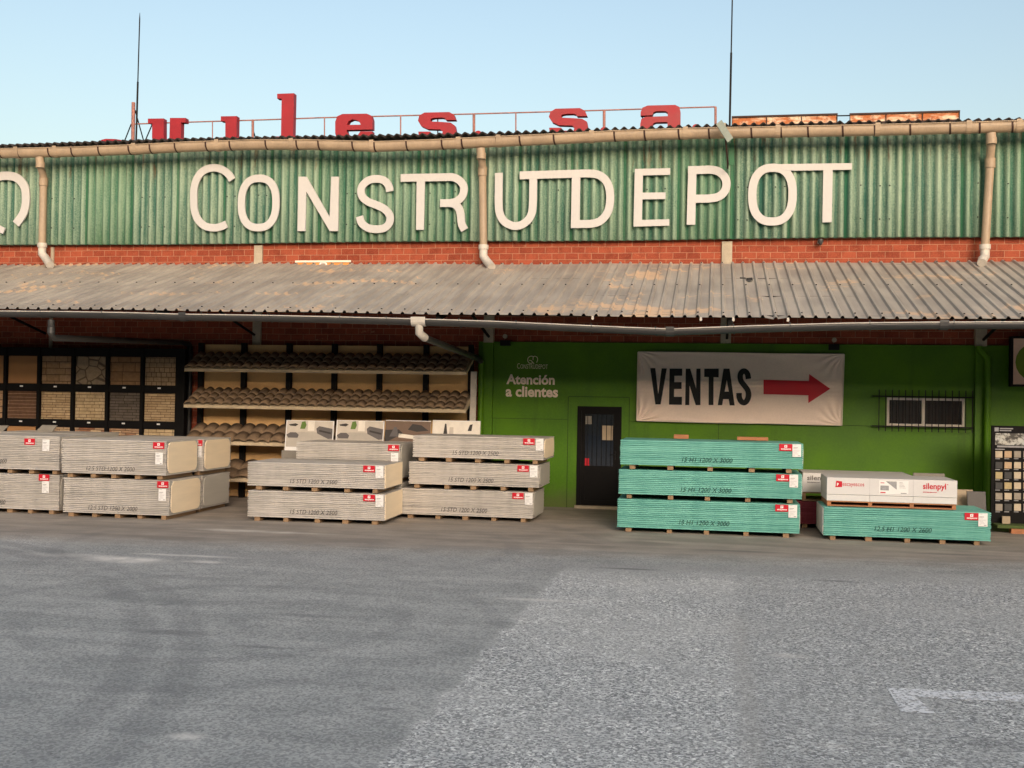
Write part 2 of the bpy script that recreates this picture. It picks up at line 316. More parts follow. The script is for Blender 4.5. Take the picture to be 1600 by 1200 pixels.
M['tile'] = simple('brown_clay_tile', (122, 103, 82), 0.85, .4, 3.5, 30)
M['tan_panel'] = simple('tan_render_panel', (206, 168, 116), 0.85, .12, 1.5, 40)
M['shelf_edge'] = simple('pale_shelf_edge', (186, 170, 142), 0.7, .15)
M['soot'] = simple('dirty_white_plank', (190, 184, 176), 0.7, .15)
M['banner'] = simple('banner_vinyl', (238, 220, 208), 0.55, .07, 1.4, 30)
M['rope'] = simple('white_hem', (226, 214, 196), 0.7, .08)
M['frame_white'] = simple('white_aluminium', (214, 206, 196), 0.45, .06)
M['rust'] = None
def mat_rust():
    m, nt, b = newmat('rusted_white_sheet'); p = pos(nt, 1, 1, 2.2)
    n = noise(nt, p, 2.6, 7, .7, .5); n2 = noise(nt, pos(nt, 1, 1, .3), 9, 5, .7)
    col = mixc(nt, mr(nt, n, .4, .58), srgb(212, 190, 164), srgb(166, 96, 52)); col = mixc(nt, mr(nt, n2, .5, .7, 0, .8), col, srgb(104, 48, 32))
    setb(nt, b, col, .8, n, .004, .4); return m
M['rust'] = mat_rust()
def mat_glass(name, col, rough=0.06):
    m, nt, b = newmat(name); p = pos(nt)
    setb(nt, b, mixc(nt, noise(nt, p, 2, 3), c4(srgb(*col), .7), c4(srgb(*col), 1.2)), rough, None, spec=.9); return m
M['glass'] = mat_glass('dark_glass', (30, 34, 42), .03)
M['pane'] = mat_glass('brownish_pane', (46, 38, 34), .12)

# ------------------------------------------------------------------ mesh helpers
WL = {}
def thing(name, label, cat, loc=(0, 0, 0), rz=0.0, group=None, kind=None):
    o = bpy.data.objects.new(name, None); COL.objects.link(o); o.location = loc; o.rotation_euler = (0, 0, rz)
    o.empty_display_size = 0.2
    o['label'] = label; o['category'] = cat
    if group: o['group'] = group
    WL[o.name] = Vector(loc); return o
def tag(o, label, cat, group=None):
    o['label'] = label; o['category'] = cat
    if group: o['group'] = group
    return o
class MB:
    def __init__(s): s.v = []; s.f = []; s.mi = []; s.sm = []
    def add(s, vs, fs, mi=0, smooth=False):
        o = len(s.v); s.v += [tuple(v) for v in vs]
        for f in fs: s.f.append([i + o for i in f]); s.mi.append(mi); s.sm.append(smooth)
    def box(s, x0, x1, y0, y1, z0, z1, mi=0):
        vs = [(x0, y0, z0), (x1, y0, z0), (x1, y1, z0), (x0, y1, z0), (x0, y0, z1), (x1, y0, z1), (x1, y1, z1), (x0, y1, z1)]
        s.add(vs, [(0, 3, 2, 1), (4, 5, 6, 7), (0, 1, 5, 4), (1, 2, 6, 5), (2, 3, 7, 6), (3, 0, 4, 7)], mi)
    def hexa(s, q, mi=0): s.add(q, [(0, 3, 2, 1), (4, 5, 6, 7), (0, 1, 5, 4), (1, 2, 6, 5), (2, 3, 7, 6), (3, 0, 4, 7)], mi)
    def tube(s, pts, r, n=10, mi=0, caps=True):
        pts = [Vector(p) for p in pts]; rings = []
        rr = r if isinstance(r, (list, tuple)) else [r] * len(pts)
        prev = None
        for i, p in enumerate(pts):
            d = (pts[min(i + 1, len(pts) - 1)] - pts[max(i - 1, 0)]).normalized()
            a = Vector((0, 1, 0)) if abs(d.y) < 0.9 else Vector((0, 0, 1))
            if prev is not None: a = prev
            u = (a - d * a.dot(d)).normalized(); w = d.cross(u); prev = u
            rings.append([p + (u * math.cos(2 * math.pi * k / n) + w * math.sin(2 * math.pi * k / n)) * rr[i] for k in range(n)])
        vs = [v for ring in rings for v in ring]; fs = []
        for i in range(len(rings) - 1):
            for k in range(n): fs.append((i * n + k, i * n + (k + 1) % n, (i + 1) * n + (k + 1) % n, (i + 1) * n + k))
        s.add(vs, fs, mi, True)
        if caps: s.add(rings[0], [tuple(range(n))[::-1]], mi); s.add(rings[-1], [tuple(range(n))], mi)
    def prism(s, outer, Y, d, holes=(), mi=0):
        """outline in (x, z), front face at Y, back at Y + d"""
        loops = [list(outer)] + [list(h) for h in holes]
        tris = tessellate_polygon([[Vector((x, z, 0)) for x, z in L] for L in loops])
        flat = [p for L in loops for p in L]; n = len(flat)
        s.add([(x, Y, z) for x, z in flat], [tuple(t) for t in tris], mi)
        s.add([(x, Y + d, z) for x, z in flat], [tuple(t)[::-1] for t in tris], mi)
        for L in loops:
            k = len(L); s.add([(x, Y, z) for x, z in L] + [(x, Y + d, z) for x, z in L], [(i, (i + 1) % k, k + (i + 1) % k, k + i) for i in range(k)], mi)
    def ribbon(s, pts, w, Y, d, closed=False, mi=0):
        n = len(pts); A = []; B = []
        ww = w if isinstance(w, (list, tuple)) else [w] * n
        for i in range(n):
            p0 = pts[(i - 1) % n] if closed else pts[max(i - 1, 0)]; p1 = pts[(i + 1) % n] if closed else pts[min(i + 1, n - 1)]
            t = Vector((p1[0] - p0[0], p1[1] - p0[1])).normalized(); nx, nz = -t.y, t.x
            A.append((pts[i][0] + nx * ww[i] / 2, pts[i][1] + nz * ww[i] / 2)); B.append((pts[i][0] - nx * ww[i] / 2, pts[i][1] - nz * ww[i] / 2))
        vs = [(x, Y, z) for x, z in A] + [(x, Y, z) for x, z in B] + [(x, Y + d, z) for x, z in A] + [(x, Y + d, z) for x, z in B]
        fs = []
        for i in range(n if closed else n - 1):
            j = (i + 1) % n
            fs += [(i, j, n + j, n + i), (2 * n + i, 3 * n + i, 3 * n + j, 2 * n + j), (i, 2 * n + i, 2 * n + j, j), (n + i, n + j, 3 * n + j, 3 * n + i)]
        if not closed: fs += [(0, n, 3 * n, 2 * n), (n - 1, 3 * n - 1, 4 * n - 1, 2 * n - 1)]
        s.add(vs, fs, mi)
    def build(s, name, mat, parent=None, local=False, bevel=0.0):
        me = bpy.data.meshes.new(name); off = Vector((0, 0, 0))
        if parent is not None and not local: off = WL.get(parent.name, off)
        me.from_pydata([(x - off.x, y - off.y, z - off.z) for x, y, z in s.v], [], s.f)
        for m in (mat if isinstance(mat, (list, tuple)) else [mat]): me.materials.append(m)
        me.polygons.foreach_set('material_index', s.mi); me.polygons.foreach_set('use_smooth', s.sm)
        me.update(); me.validate()
        o = bpy.data.objects.new(name, me); COL.objects.link(o)
        if parent is not None: o.parent = parent; WL[o.name] = Vector(off)
        else: WL[o.name] = Vector((0, 0, 0))
        if bevel:
            bv = o.modifiers.new('bevel', 'BEVEL'); bv.width = bevel; bv.segments = 2; bv.limit_method = 'ANGLE'
        return o
def smooth(pts, k=6, closed=False):
    out = []; n = len(pts)
    for i in range(n if closed else n - 1):
        g = lambda j: pts[j % n] if closed else pts[max(0, min(n - 1, j))]
        p0, p1, p2, p3 = g(i - 1), g(i), g(i + 1), g(i + 2)
        for q in range(k):
            t = q / k
            out.append(tuple(0.5 * (2 * b + (c - a) * t + (2 * a - 5 * b + 4 * c - d) * t * t + (3 * b - a - 3 * c + d) * t ** 3) for a, b, c, d in zip(p0, p1, p2, p3)))
    if not closed: out.append(tuple(pts[-1]))
    return out
_txt = {}
def text_verts(body, bold=0.0, shear=0.0):
    key = (body, bold, shear)
    if key not in _txt:
        cu = bpy.data.curves.new('lettering', 'FONT'); cu.body = body; cu.size = 1.0; cu.offset = bold; cu.shear = shear; cu.resolution_u = 3; cu.fill_mode = 'FRONT'
        o = bpy.data.objects.new('lettering', cu); COL.objects.link(o); bpy.context.view_layer.update()
        me = bpy.data.meshes.new_from_object(o.evaluated_get(bpy.context.evaluated_depsgraph_get()))
        vs = [v.co.copy() for v in me.vertices]; fs = [tuple(p.vertices) for p in me.polygons]
        bpy.data.objects.remove(o); bpy.data.meshes.remove(me); bpy.data.curves.remove(cu)
        _txt[key] = (vs, fs)
    return _txt[key]
def text(mb, body, x0, x1, z0, z1, Y, bold=0.0, shear=0.0, mi=0, d=0.0):
    """lettering fitted into the rectangle x0..x1, z0..z1 of the plane Y"""
    vs, fs = text_verts(body, bold, shear)
    ax, bx = min(v.x for v in vs), max(v.x for v in vs); az, bz = min(v.y for v in vs), max(v.y for v in vs)
    mb.add([(x0 + (v.x - ax) / (bx - ax) * (x1 - x0), Y, z0 + (v.y - az) / (bz - az) * (z1 - z0)) for v in vs], fs, mi)

# ------------------------------------------------------------------ setting: ground
g = MB(); g.add([(-150, -60, 0), (150, -60, 0), (150, 150, 0), (-150, 150, 0)], [(0, 1, 2, 3)])
ground = g.build('ground', M['asphalt']); ground['kind'] = 'structure'; ground['label'] = 'grey asphalt yard with a rough aggregate patch'
g = MB()
q = [atz(*p, 0.004) for p in ((1386, 1074), (1470, 1079), (1640, 1083), (1640, 1098), (1472, 1092), (1430, 1089), (1463, 1115), (1408, 1112))]
g.add([(v.x, v.y, 0.004) for v in q], [(0, 1, 4, 5), (1, 2, 3, 4), (0, 5, 6, 7)])
mk = g.build('road_marking', M['paint_line']); mk['kind'] = 'structure'; mk['label'] = 'worn white painted arrow on the asphalt'

# ------------------------------------------------------------------ warehouse
YW = 22.40
XL, XR = -34.0, 16.0
Z_CLAD0 = 5.36
wh = thing('warehouse', 'long brick warehouse with green corrugated cladding and green painted ground floor', 'warehouse', (-9.0, YW, 0))
mb = MB(); mb.box(XL, XR, YW, YW + 22, 0, 7.30); mb.build('brick_wall', M['brick'], wh)
# green painted plaster skin of the sales office
xg0 = at(748, 600, YW).x; zg = 3.32
xd0, xd1 = at(902, 700, YW).x, at(971, 700, YW).x; zd = 2.04
xw0, xw1 = at(1385, 645, YW).x, at(1506, 645, YW).x; zw0, zw1 = 1.77, 2.31
YG = YW - 0.05
mb = MB()
for a, b_, c, d in ((xg0, xd0, 0, zg), (xd0, xd1, zd, zg), (xd1, xw0, 0, zg), (xw0, xw1, 0, zw0), (xw0, xw1, zw1, zg), (xw1, XR, 0, zg)): mb.box(a, b_, YG, YW - 0.002, c, d)
gw = mb.build('green_wall', M['green'], wh)
gw['label'] = 'bright green painted wall'
mb = MB()
zs = at(820, 654.5, YG).z
xs1 = at(888, 650, YG).x; xs2 = at(983, 640, YG).x; zs2 = at(930, 620.5, YG).z
for a, b_, c, d in ((xg0 + .05, xs1 - .02, zs, zs + .008), (xs1 - .012, xs1, 0, zs2), (xs1, xs2, zs2, zs2 + .01), (xs2, xs2 + .01, 0, zs2), (xs2 + .01, 5.0, zs - .008, zs), (at(1122, 700, YG).x, at(1122, 700, YG).x + .008, 0, zs - .01)):
    mb.box(a, b_, YG - 0.003, YG, c, d)
mb.build('panel_joint_shade', M['green_joint_shade'], wh)  # darker strips paint the shadow gaps between the wall panels
# corrugated cladding
def wave_sheet(mb, x0, x1, pitch, amp, rows, seg=10, mi=0, th=0.012):
    n = int((x1 - x0) / pitch * seg); vs = []; m_ = len(rows)
    for i in range(n + 1):
        x = x0 + (x1 - x0) * i / n; w = amp * math.cos(2 * math.pi * x / pitch)
        for fn in rows: vs.append(fn(x, w))
    fs = [(i * m_ + j, (i + 1) * m_ + j, (i + 1) * m_ + j + 1, i * m_ + j + 1) for i in range(n) for j in range(m_ - 1)]
    mb.add(vs, fs, mi, True)
mb = MB(); YC = YW - 0.16
def lap(x): return -.012 * (math.floor((x + 40.03) / (CLAD_P * 6)) % 2)
wave_sheet(mb, XL, XR, CLAD_P, 0.042, [lambda x, w: (x, YC + w + 0.03, Z_CLAD0 + 0.01 * math.sin(x * .7)), lambda x, w: (x, YC + w + lap(x), Z_CLAD0 + .02 + 0.01 * math.sin(x * .7)), lambda x, w: (x, YC + w + lap(x), 6.4), lambda x, w: (x, YC + w + lap(x), 7.45)])
clad = mb.build('cladding', M['clad'], wh); clad['label'] = 'green corrugated cladding sheets'
mb = MB(); xx = at(1142.5, 300, YC).x; mb.box(xx - .012, xx + .02, YC - .06, YC - .035, Z_CLAD0, 7.4); a, b_ = at(1139, 259, YC), at(1147.5, 225, YC); mb.box(a.x, b_.x, YC - .075, YC - .061, a.z, b_.z)
mb.build('joint_flashing', simple('bare_green_flashing', (56, 104, 74), .7, .15), clad)
mb = MB()
x = XL + .3; k = 0
for zz in (5.72, 6.36):
    for i in range(-190, 90):
        if (i * 7) % 3 == 0 or (i % 5 == 2):
            xx = (i + .5) * CLAD_P
            if XL < xx < XR: mb.tube([(xx, YC - .048, zz + .01 * math.sin(i)), (xx, YC - .03, zz + .01 * math.sin(i))], .014, 6)
mb.build('fixing_bolts', M['steel'], clad)['kind'] = 'stuff'
# roof
mb = MB(); YE = 21.82
def roofz(y): return 7.50 + 0.115 * (y - YE)
def sag(x): return 0.018 * math.sin(x * 0.55 + 1.2)
wave_sheet(mb, XL, XR, CLAD_P, 0.030, [lambda x, w: (x, YE + .03, 7.455 + w * .9 + sag(x)), lambda x, w: (x, YE, 7.47 + w + sag(x)), lambda x, w: (x, YE, 7.49 + w + sag(x)), lambda x, w: (x, YE + 1.3, roofz(YE + 1.3) + w), lambda x, w: (x, 32.5, roofz(32.5) + w)], seg=8)
wave_sheet(mb, XL, XR, CLAD_P, 0.030, [lambda x, w: (x, YE + .03, 7.455 + w * .9 + sag(x)), lambda x, w: (x, YE + .6, 7.455 + w * .9 + .06)], seg=8)
mb.add([(XL, 32.5, roofz(32.5)), (XR, 32.5, roofz(32.5)), (XR, 44.6, 7.4), (XL, 44.6, 7.4)], [(0, 1, 2, 3)])
mb.build('roof', M['roof'], wh)
# upper gutter following its measured sag
gp = [(0, 239.5), (120, 237), (200, 234), (300, 229), (400, 226), (480, 226), (590, 229), (680, 226), (760, 222), (850, 218), (960, 212.5), (1080, 208.5), (1200, 206.5), (1400, 202.5), (1500, 200), (1600, 197)]
YGU = 21.72
gpts = [at(px, py + 1.0, YGU) for px, py in gp]
gpts = [Vector((XL, YGU, gpts[0].z + .05))] + gpts + [Vector((XR, YGU, gpts[-1].z + .03))]
def half_gutter(mb, pts, r, n=10, bead=0.012, dep=1.0, bmi=0):
    rings = []; m_ = n + 1
    for p in pts:
        ring = [p + Vector((0, -r * math.cos(math.pi * k / n), -r * dep * math.sin(math.pi * k / n) ** (1 / dep))) for k in range(n + 1)]
        ring += [p + Vector((0, (r - .006) * math.cos(math.pi * k / n), -(r * dep - .006) * math.sin(math.pi * k / n) ** (1 / dep))) for k in range(n + 1)]
        rings.append(ring)
    m_ = len(rings[0]); vs = [v for q in rings for v in q]; fs = []
    for i in range(len(rings) - 1):
        for k in range(m_): fs.append((i * m_ + k, (i + 1) * m_ + k, (i + 1) * m_ + (k + 1) % m_, i * m_ + (k + 1) % m_))
    mb.add(vs, fs, 0, True)
    mb.tube([p + Vector((0, -r - bead * .3, 0)) for p in pts], bead, 6, bmi)
gut_r = 0.12
mb = MB(); half_gutter(mb, [p + Vector((0, 0, .085)) for p in gpts], gut_r, 12, .012, 1.5)
gut = mb.build('gutter', M['pvc'], wh); gut['label'] = 'beige half-round roof gutter'
def gz_at(x): return lerp([p.x for p in gpts], [p.z for p in gpts], x) + .085
def bracket(x, z, Yc, r, w, name, mat, parent, tilt=0.05, dep=1.0):
    mb = MB(); n = 8; vs = []
    for k in range(-1, n + 1):
        kk = max(0, k); a = math.pi * kk / n
        yy, zz = -(r + .009) * math.cos(a), -(r * dep + .009) * max(0, math.sin(a)) ** (1 / dep)
        if k < 0: zz = .035
        for dx in (-w / 2, w / 2): vs.append((x + dx + tilt * (k / n), Yc + yy, z + zz))
    mb.add(vs, [(2 * i, 2 * i + 1, 2 * i + 3, 2 * i + 2) for i in range(n + 1)])
    return mb.build(name, mat, parent)
for px in (4, 32, 80, 116, 158, 205, 238, 277, 325, 362, 418, 466, 500, 553, 587, 637, 692, 723, 777, 813, 866, 923, 960, 1007, 1060, 1107, 1173, 1219, 1261, 1315, 1365, 1420, 1482, 1528, 1579):
    xx = at(px, 215, YGU).x; bracket(xx, gz_at(xx), YGU, gut_r, .034, 'gutter_bracket', M['bracket'], gut, .05, 1.5)
for px in (30, 90, 213, 342, 458, 583, 718, 780, 925, 1071, 1215, 1370, 1512, 1590):
    xx = at(px, 215, YGU).x; bracket(xx, gz_at(xx), YGU, gut_r + .003, .09, 'gutter_sleeve', M['pvc'], gut, .0, 1.5)
# upper downpipes
def zc(x): return lerp([-34, -15, -9, -4, 1, 6, 16], [4.93, 4.93, 4.93, 4.90, 4.90, 4.90, 4.9], x)
for (pt, pm, pb, pe) in (((62, 246), (68, 284), (66, 385), (80, 412)), ((751, 232), (754, 268), (755.5, 388), (766, 415)), ((1548, 208), (1547, 255), (1539, 388), (1533, 408))):
    yb = YC - .16
    a = at(*pt, YGU); b_ = at(pt[0] + 1, pt[1] + 12, YGU); c = at(*pm, yb); d = at(*pb, yb); e = at(pe[0], pe[1], yb - .02)
    mb = MB(); mb.tube([a, b_], .088, 14); mb.tube([b_ + Vector((0, 0, .05)), b_, c + Vector((0, 0, .10)), c, d], .078, 14)
    dp = mb.build('downpipe', M['pvc'], wh)
    dp['label'] = 'beige plastic downpipe'
    for q, hh in ((b_, .06), (c, .09)):
        mb = MB(); mb.tube([q + Vector((0, 0, -hh)), q + Vector((0, 0, hh))], .094, 14); mb.build('pipe_socket', M['pvc'], dp)
    mb = MB(); mb.tube([d + Vector((0, 0, .07)), d + Vector((0, 0, -.02))], .102, 14); mb.tube([d, d + Vector((0, 0, -.16)), d.lerp(e, .6) + Vector((0, -.04, -.06)), e + Vector((.0, -.12, .02)), e + Vector(((e.x - d.x) * .5, -.22, -.06))], .085, 14)
    mb.build('pipe_elbow', M['pvc_pale'], dp)
# concrete pilasters on the upper strip and lower piers
PX = [at(p, 600, YW).x for p in (77, 401, 764, 1133, 1530)]
for i, px in enumerate(PX):
    mb = MB(); w = .09 if i in (1,) else .10
    if i in (1, 3): mb.box(px - w, px + w, YW - .06, YW - .003, zg + .004 if i == 3 else 0, 5.33)
    if i == 0: mb.box(px - .01, px + .06, YW - .04, YW - .003, 0, 5.33)
    if i in (2, 4): mb.box(px - w, px + w, YW - .14, YW - .003, zg - .02, 4.62); mb.box(px - w, px + w, YW - .14, YW - .003, 0, zg - .02, 1)
    mb.build('pilaster', [M['concrete'], M['green']], wh)
# door
door = MB(); fr = .085
for a, b_, c, d in ((xd0, xd0 + fr, .04, zd), (xd1 - fr, xd1, .04, zd), (xd0 + fr, xd1 - fr, zd - fr, zd)): door.box(a, b_, YG - .02, YG + .09, c, d)
dfr = door.build('door', M['black_metal'], wh); dfr['label'] = 'black metal entrance door with barred glass'
mb = MB(); lx0, lx1 = xd0 + fr, xd1 - fr; lz = zd - fr; st = .075; zm = .80
mb.box(lx0, lx0 + st, YG + .01, YG + .05, .06, lz); mb.box(lx1 - st, lx1, YG + .01, YG + .05, .06, lz)
mb.box(lx0 + st, lx1 - st, YG + .01, YG + .05, lz - st, lz); mb.box(lx0 + st, lx1 - st, YG + .01, YG + .05, zm - .05, zm + .05); mb.box(lx0 + st, lx1 - st, YG + .01, YG + .05, .06, .16)
mb.box(lx0 + st, lx1 - st, YG + .025, YG + .045, .16, zm - .05)
mb.build('door_leaf', M['black_metal'], dfr)
mb = MB(); mb.box(lx0 + st, lx1 - st, YG + .036, YG + .042, zm + .05, lz - st); mb.build('door_glass', M['glass'], dfr)
mb = MB(); nb = 6
for i in range(nb): xx = lx0 + st + (lx1 - lx0 - 2 * st) * (i + .5) / nb; mb.box(xx - .006, xx + .006, YG + .014, YG + .026, zm + .05, lz - st)
mb.build('door_bars', M['steel'], dfr)
mb = MB(); mb.box(lx1 - .05, lx1 - .02, YG - .005, YG + .01, .98, 1.16); mb.tube([(lx1 - .035, YG - .03, 1.08), (lx1 - .14, YG - .03, 1.08)], .009, 6); mb.build('door_handle', M['steel'], dfr)
mb = MB()
a, b_ = at(941, 665, YG), at(957, 688, YG); mb.box(a.x, b_.x, YG + .030, YG + .034, b_.z, a.z); mb.build('paper_notice', M['slab_tan'], dfr); mb = MB()
a, b_ = at(914, 650, YG), at(924, 663, YG); mb.box(a.x, b_.x, YG + .030, YG + .034, b_.z, a.z)
mb.build('paper_notice', M['slab_grey'], dfr)
a, b_ = at(913, 716, YG), at(920, 728, YG); mb = MB(); mb.box(a.x, b_.x, YG + .030, YG + .034, b_.z, a.z); mb.build('red_sticker', M['red_print'], dfr)
mb = MB(); mb.box(xd0 - .02, xd1 + .02, YG - .12, YG + .02, 0, .055); mb.build('door_step', M['concrete'], dfr)
# window
mb = MB(); f = .045; xm = at(1443, 645, YG).x
for a, b_, c, d in ((xw0, xw0 + f, zw0, zw1), (xw1 - f, xw1, zw0, zw1), (xw0 + f, xw1 - f, zw1 - f, zw1), (xw0 + f, xw1 - f, zw0, zw0 + f), (xm - .035, xm + .035, zw0 + f, zw1 - f)): mb.box(a, b_, YG - .015, YG + .06, c, d)
win = mb.build('window', M['frame_white'], wh); win['label'] = 'low sliding window behind a black grille'
for a, b_, yo in ((xw0 + f, xm - .035, .02), (xm + .035, xw1 - f, .035)):
    mb = MB(); mb.box(a, b_, YG + yo, YG + yo + .006, zw0 + f, zw1 - f); mb.build('window_pane', M['pane'], win)
mb = MB(); YB = YG - .12
bx0, bx1 = at(1373.4, 640, YB).x, at(1519.5, 640, YB).x; bz1, bz0 = at(1440, 609.5, YB).z, at(1440, 675, YB).z
for i in range(15): xx = bx0 + (bx1 - bx0) * i / 14; mb.box(xx - .008, xx + .008, YB - .008, YB + .008, bz0, bz1)
for zz in (at(1440, 620, YB).z, at(1440, 667, YB).z):
    mb.box(bx0 - .12, bx1 + .02, YB + .009, YB + .016, zz - .012, zz + .012)
    for xx in (bx0 - .11, bx1 + .01): mb.box(xx - .01, xx + .01, YB + .016, YG, zz - .01, zz + .01)
mb.build('window_grille', M['steel'], win)

# ------------------------------------------------------------------ canopy
can = thing('canopy', 'sloping corrugated metal canopy along the front with a grey gutter', 'canopy', (-5.0, 20.0, 3.5))
YEAV = 17.80; YJ = 22.36
ex = [-34, -12.39, -7.6, -3.21, .08, 4.57, 16]; ez = [3.62, 3.615, 3.57, 3.525, 3.50, 3.49, 3.49]
def canz(x, v):
    z0 = lerp(ex, ez, x); z1 = zc(x); return z0 + (z1 - z0) * v
mb = MB(); prof = [(0, 0), (.118, 0), (.140, .036), (.170, .036), (.192, 0)]
xs = []; x = XL; i = 0
while x < XR:
    for dx, dz in prof: xs.append((x + dx, dz + (.004 if i % 5 == 0 and dx < .1 else 0)))
    x += .2; i += 1
rows = [(YEAV, 0.0), (19.0, .263), (20.2, .526), (21.4, .789), (YJ, 1.0)]
vs = []
for (xx, dz) in xs:
    dent = -.05 * math.exp(-((xx - .95) / .12) ** 2)
    for (yy, v) in rows:
        vs.append((xx, yy, canz(xx, v) + dz + dent * (1 - v) * .7 + .006 * math.sin(xx * 1.7 + v * 5)))
n = len(xs); m_ = len(rows)
mb.add(vs, [(i * m_ + j, (i + 1) * m_ + j, (i + 1) * m_ + j + 1, i * m_ + j + 1) for i in range(n - 1) for j in range(m_ - 1)])
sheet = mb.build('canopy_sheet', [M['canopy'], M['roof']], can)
sm_ = sheet.modifiers.new('thickness', 'SOLIDIFY'); sm_.thickness = .004; sm_.offset = -1; sm_.material_offset = 1  # underside coloured dark to deepen the shade below the canopy
# sheet lap lines and screws
mb = MB()
x = XL; i = 0
while x < XR:
    for v in (.03, .5, .97):
        if i % 2 == 0: xx = x + .155; yy = YEAV + (YJ - YEAV) * v; zz = canz(xx, v) + .037; mb.box(xx - .012, xx + .012, yy - .012, yy + .012, zz, zz + .014)
    x += .2; i += 1
mb.build('roof_screws', M['steel'], sheet)['kind'] = 'stuff'
mb = MB(); a = at(1170, 443, 20.6); zz = canz(a.x, (20.6 - YEAV) / (YJ - YEAV)); mb.hexa([(a.x - .05, 20.5, zz + .0), (a.x + .07, 20.5, zz), (a.x + .07, 20.6, zz + .03), (a.x - .05, 20.6, zz + .03), (a.x - .04, 20.5, zz + .045), (a.x + .06, 20.5, zz + .04), (a.x + .06, 20.6, zz + .07), (a.x - .04, 20.6, zz + .06)]); mb.tube([(a.x - .05, 20.55, zz + .05), (a.x - .16, 20.5, zz + .05)], .012, 6)
dk = mb.build('debris', M['black_print']); tag(dk, 'small black scrap lying on the canopy sheets', 'debris')
# rafters and purlins
for px in [PX[0] - 4.8] + PX + [PX[4] + 4.8]:
    mb = MB(); xx = px + .02
    z0, z1 = canz(xx, .03) - .05, canz(xx, 1) - .05
    mb.hexa([(xx - .04, YEAV + .15, z0 - .10), (xx + .04, YEAV + .15, z0 - .10), (xx + .04, YJ - .18, z1 - .24), (xx - .04, YJ - .18, z1 - .24), (xx - .04, YEAV + .15, z0), (xx + .04, YEAV + .15, z0), (xx + .04, YJ - .18, z1 - .06), (xx - .04, YJ - .18, z1 - .06)])
    mb.tube([(xx, YJ - .18, 3.42), (xx, YEAV + 1.8, canz(xx, .4) - .16)], .03, 6)
    mb.build('rafter', M['steel'], can)
for v in (.04, .35, .68, .97):
    mb = MB(); yy = YEAV + (YJ - YEAV) * v
    seg = [XL + (XR - XL) * i / 30 for i in range(31)]
    for a, b_ in zip(seg[:-1], seg[1:]):
        za, zb = canz(a, v) - .012, canz(b_, v) - .012
        mb.hexa([(a, yy - .03, za - .04), (b_, yy - .03, zb - .04), (b_, yy + .03, zb - .04), (a, yy + .03, za - .04), (a, yy - .03, za), (b_, yy - .03, zb), (b_, yy + .03, zb), (a, yy + .03, za)])
    mb.build('purlin', M['steel'], can)
# canopy gutter
YCG = 17.66; cgp = [(0, 492), (110, 493), (200, 494.5), (290, 497), (400, 498.5), (520, 501), (640, 504), (770, 508), (900, 514), (980, 517.5), (1045, 520), (1100, 518), (1180, 515), (1320, 511), (1450, 509.5), (1600, 509)]
cg = [at(px, py - 5.5, YCG) for px, py in cgp]
cg = [Vector((XL, YCG, cg[0].z)), Vector((-13.5, YCG, cg[0].z + .01))] + cg + [Vector((XR, YCG, cg[-1].z))]
mb = MB(); half_gutter(mb, cg, .082, 10, .010, 1.25, 1)
cgo = mb.build('canopy_gutter', [M['pvc_grey'], M['pvc_pale']], can)  # pale colour on the rim bead paints its highlight line
def cgz(x): return lerp([p.x for p in cg], [p.z for p in cg], x)
for px in (67, 163, 248, 318, 424, 533, 606, 719, 808, 925, 1025, 1146, 1234, 1358, 1489):
    xx = at(px, 505, YCG).x; bracket(xx, cgz(xx), YCG, .084, .02, 'gutter_clip', M['pvc_grey'], cgo, .03, 1.25)
for px in (288, 655, 1047, 1474):
    xx = at(px, 505, YCG).x; bracket(xx, cgz(xx), YCG, .086, .13 if px != 655 else .24, 'gutter_sleeve', M['pvc_pale'] if px == 655 else M['pvc_grey'], cgo, .0, 1.25)
for px in (1146, 1232, 1095, 925):   # hanger straps between sheet and gutter
    xx = at(px, 500, YCG).x; mb = MB(); mb.box(xx - .018, xx + .018, YCG + .10, YCG + .106, canz(xx, 0) - .04, canz(xx, 0) - .004); mb.tube([(xx, YCG + .09, canz(xx, 0) - .045), (xx, YCG + .115, canz(xx, 0) - .045)], .022, 8); mb.build('gutter_hanger', M['pvc_pale'], cgo)
# canopy drain pipes
pts = [at(80, 500, YCG), at(80, 521, YCG), at(84, 528, YCG + .1), at(284, 535, 22.0), at(296, 538, 22.25), at(297, 548, 22.28)]
p6 = pts[-1].copy(); p6.z = 0.0; pts.append(p6)
mb = MB(); mb.tube(pts, .058, 12)
dr = mb.build('drain_pipe', M['pvc_grey'], can); dr['label'] = 'grey drain pipe bending back to the wall beside the stone samples'
for qa, qb in ((pts[0].lerp(pts[1], .55), pts[1]), (pts[4] + Vector((0, 0, -.1)), pts[4] + Vector((0, 0, -.22)))):
    mb = MB(); mb.tube([qa, qb], .066, 12); mb.build('pipe_socket', M['pvc_grey'], dr)
pts = [at(655, 505, YCG), at(655, 520, YCG), at(664, 528, YCG + .2), at(744, 559, 22.0), at(752, 566, 22.2), at(752, 580, 22.22)]
mb = MB(); mb.tube(pts, .058, 12)
dr = mb.build('drain_pipe', M['pvc_grey'], can); dr['label'] = 'drain pipe with a pale elbow sloping back to the green wall'
mb = MB(); mb.tube([pts[0], pts[1], pts[2]], .068, 12); mb.build('pipe_elbow', M['pvc_pale'], dr)
e = pts[-1].copy(); e.z = 0; mb = MB(); mb.tube([pts[4] + Vector((0, 0, .02)), pts[-1], e], .062, 12); mb.build('lower_pipe', M['green'], dr)
a = at(1530, 545, 22.2); b_ = at(1543, 560, 22.18); e = b_.copy(); e.z = 0
mb = MB(); mb.tube([a + Vector((0, 0, .05)), a, b_, b_ + Vector((0, 0, -.1)), e], .06, 12)
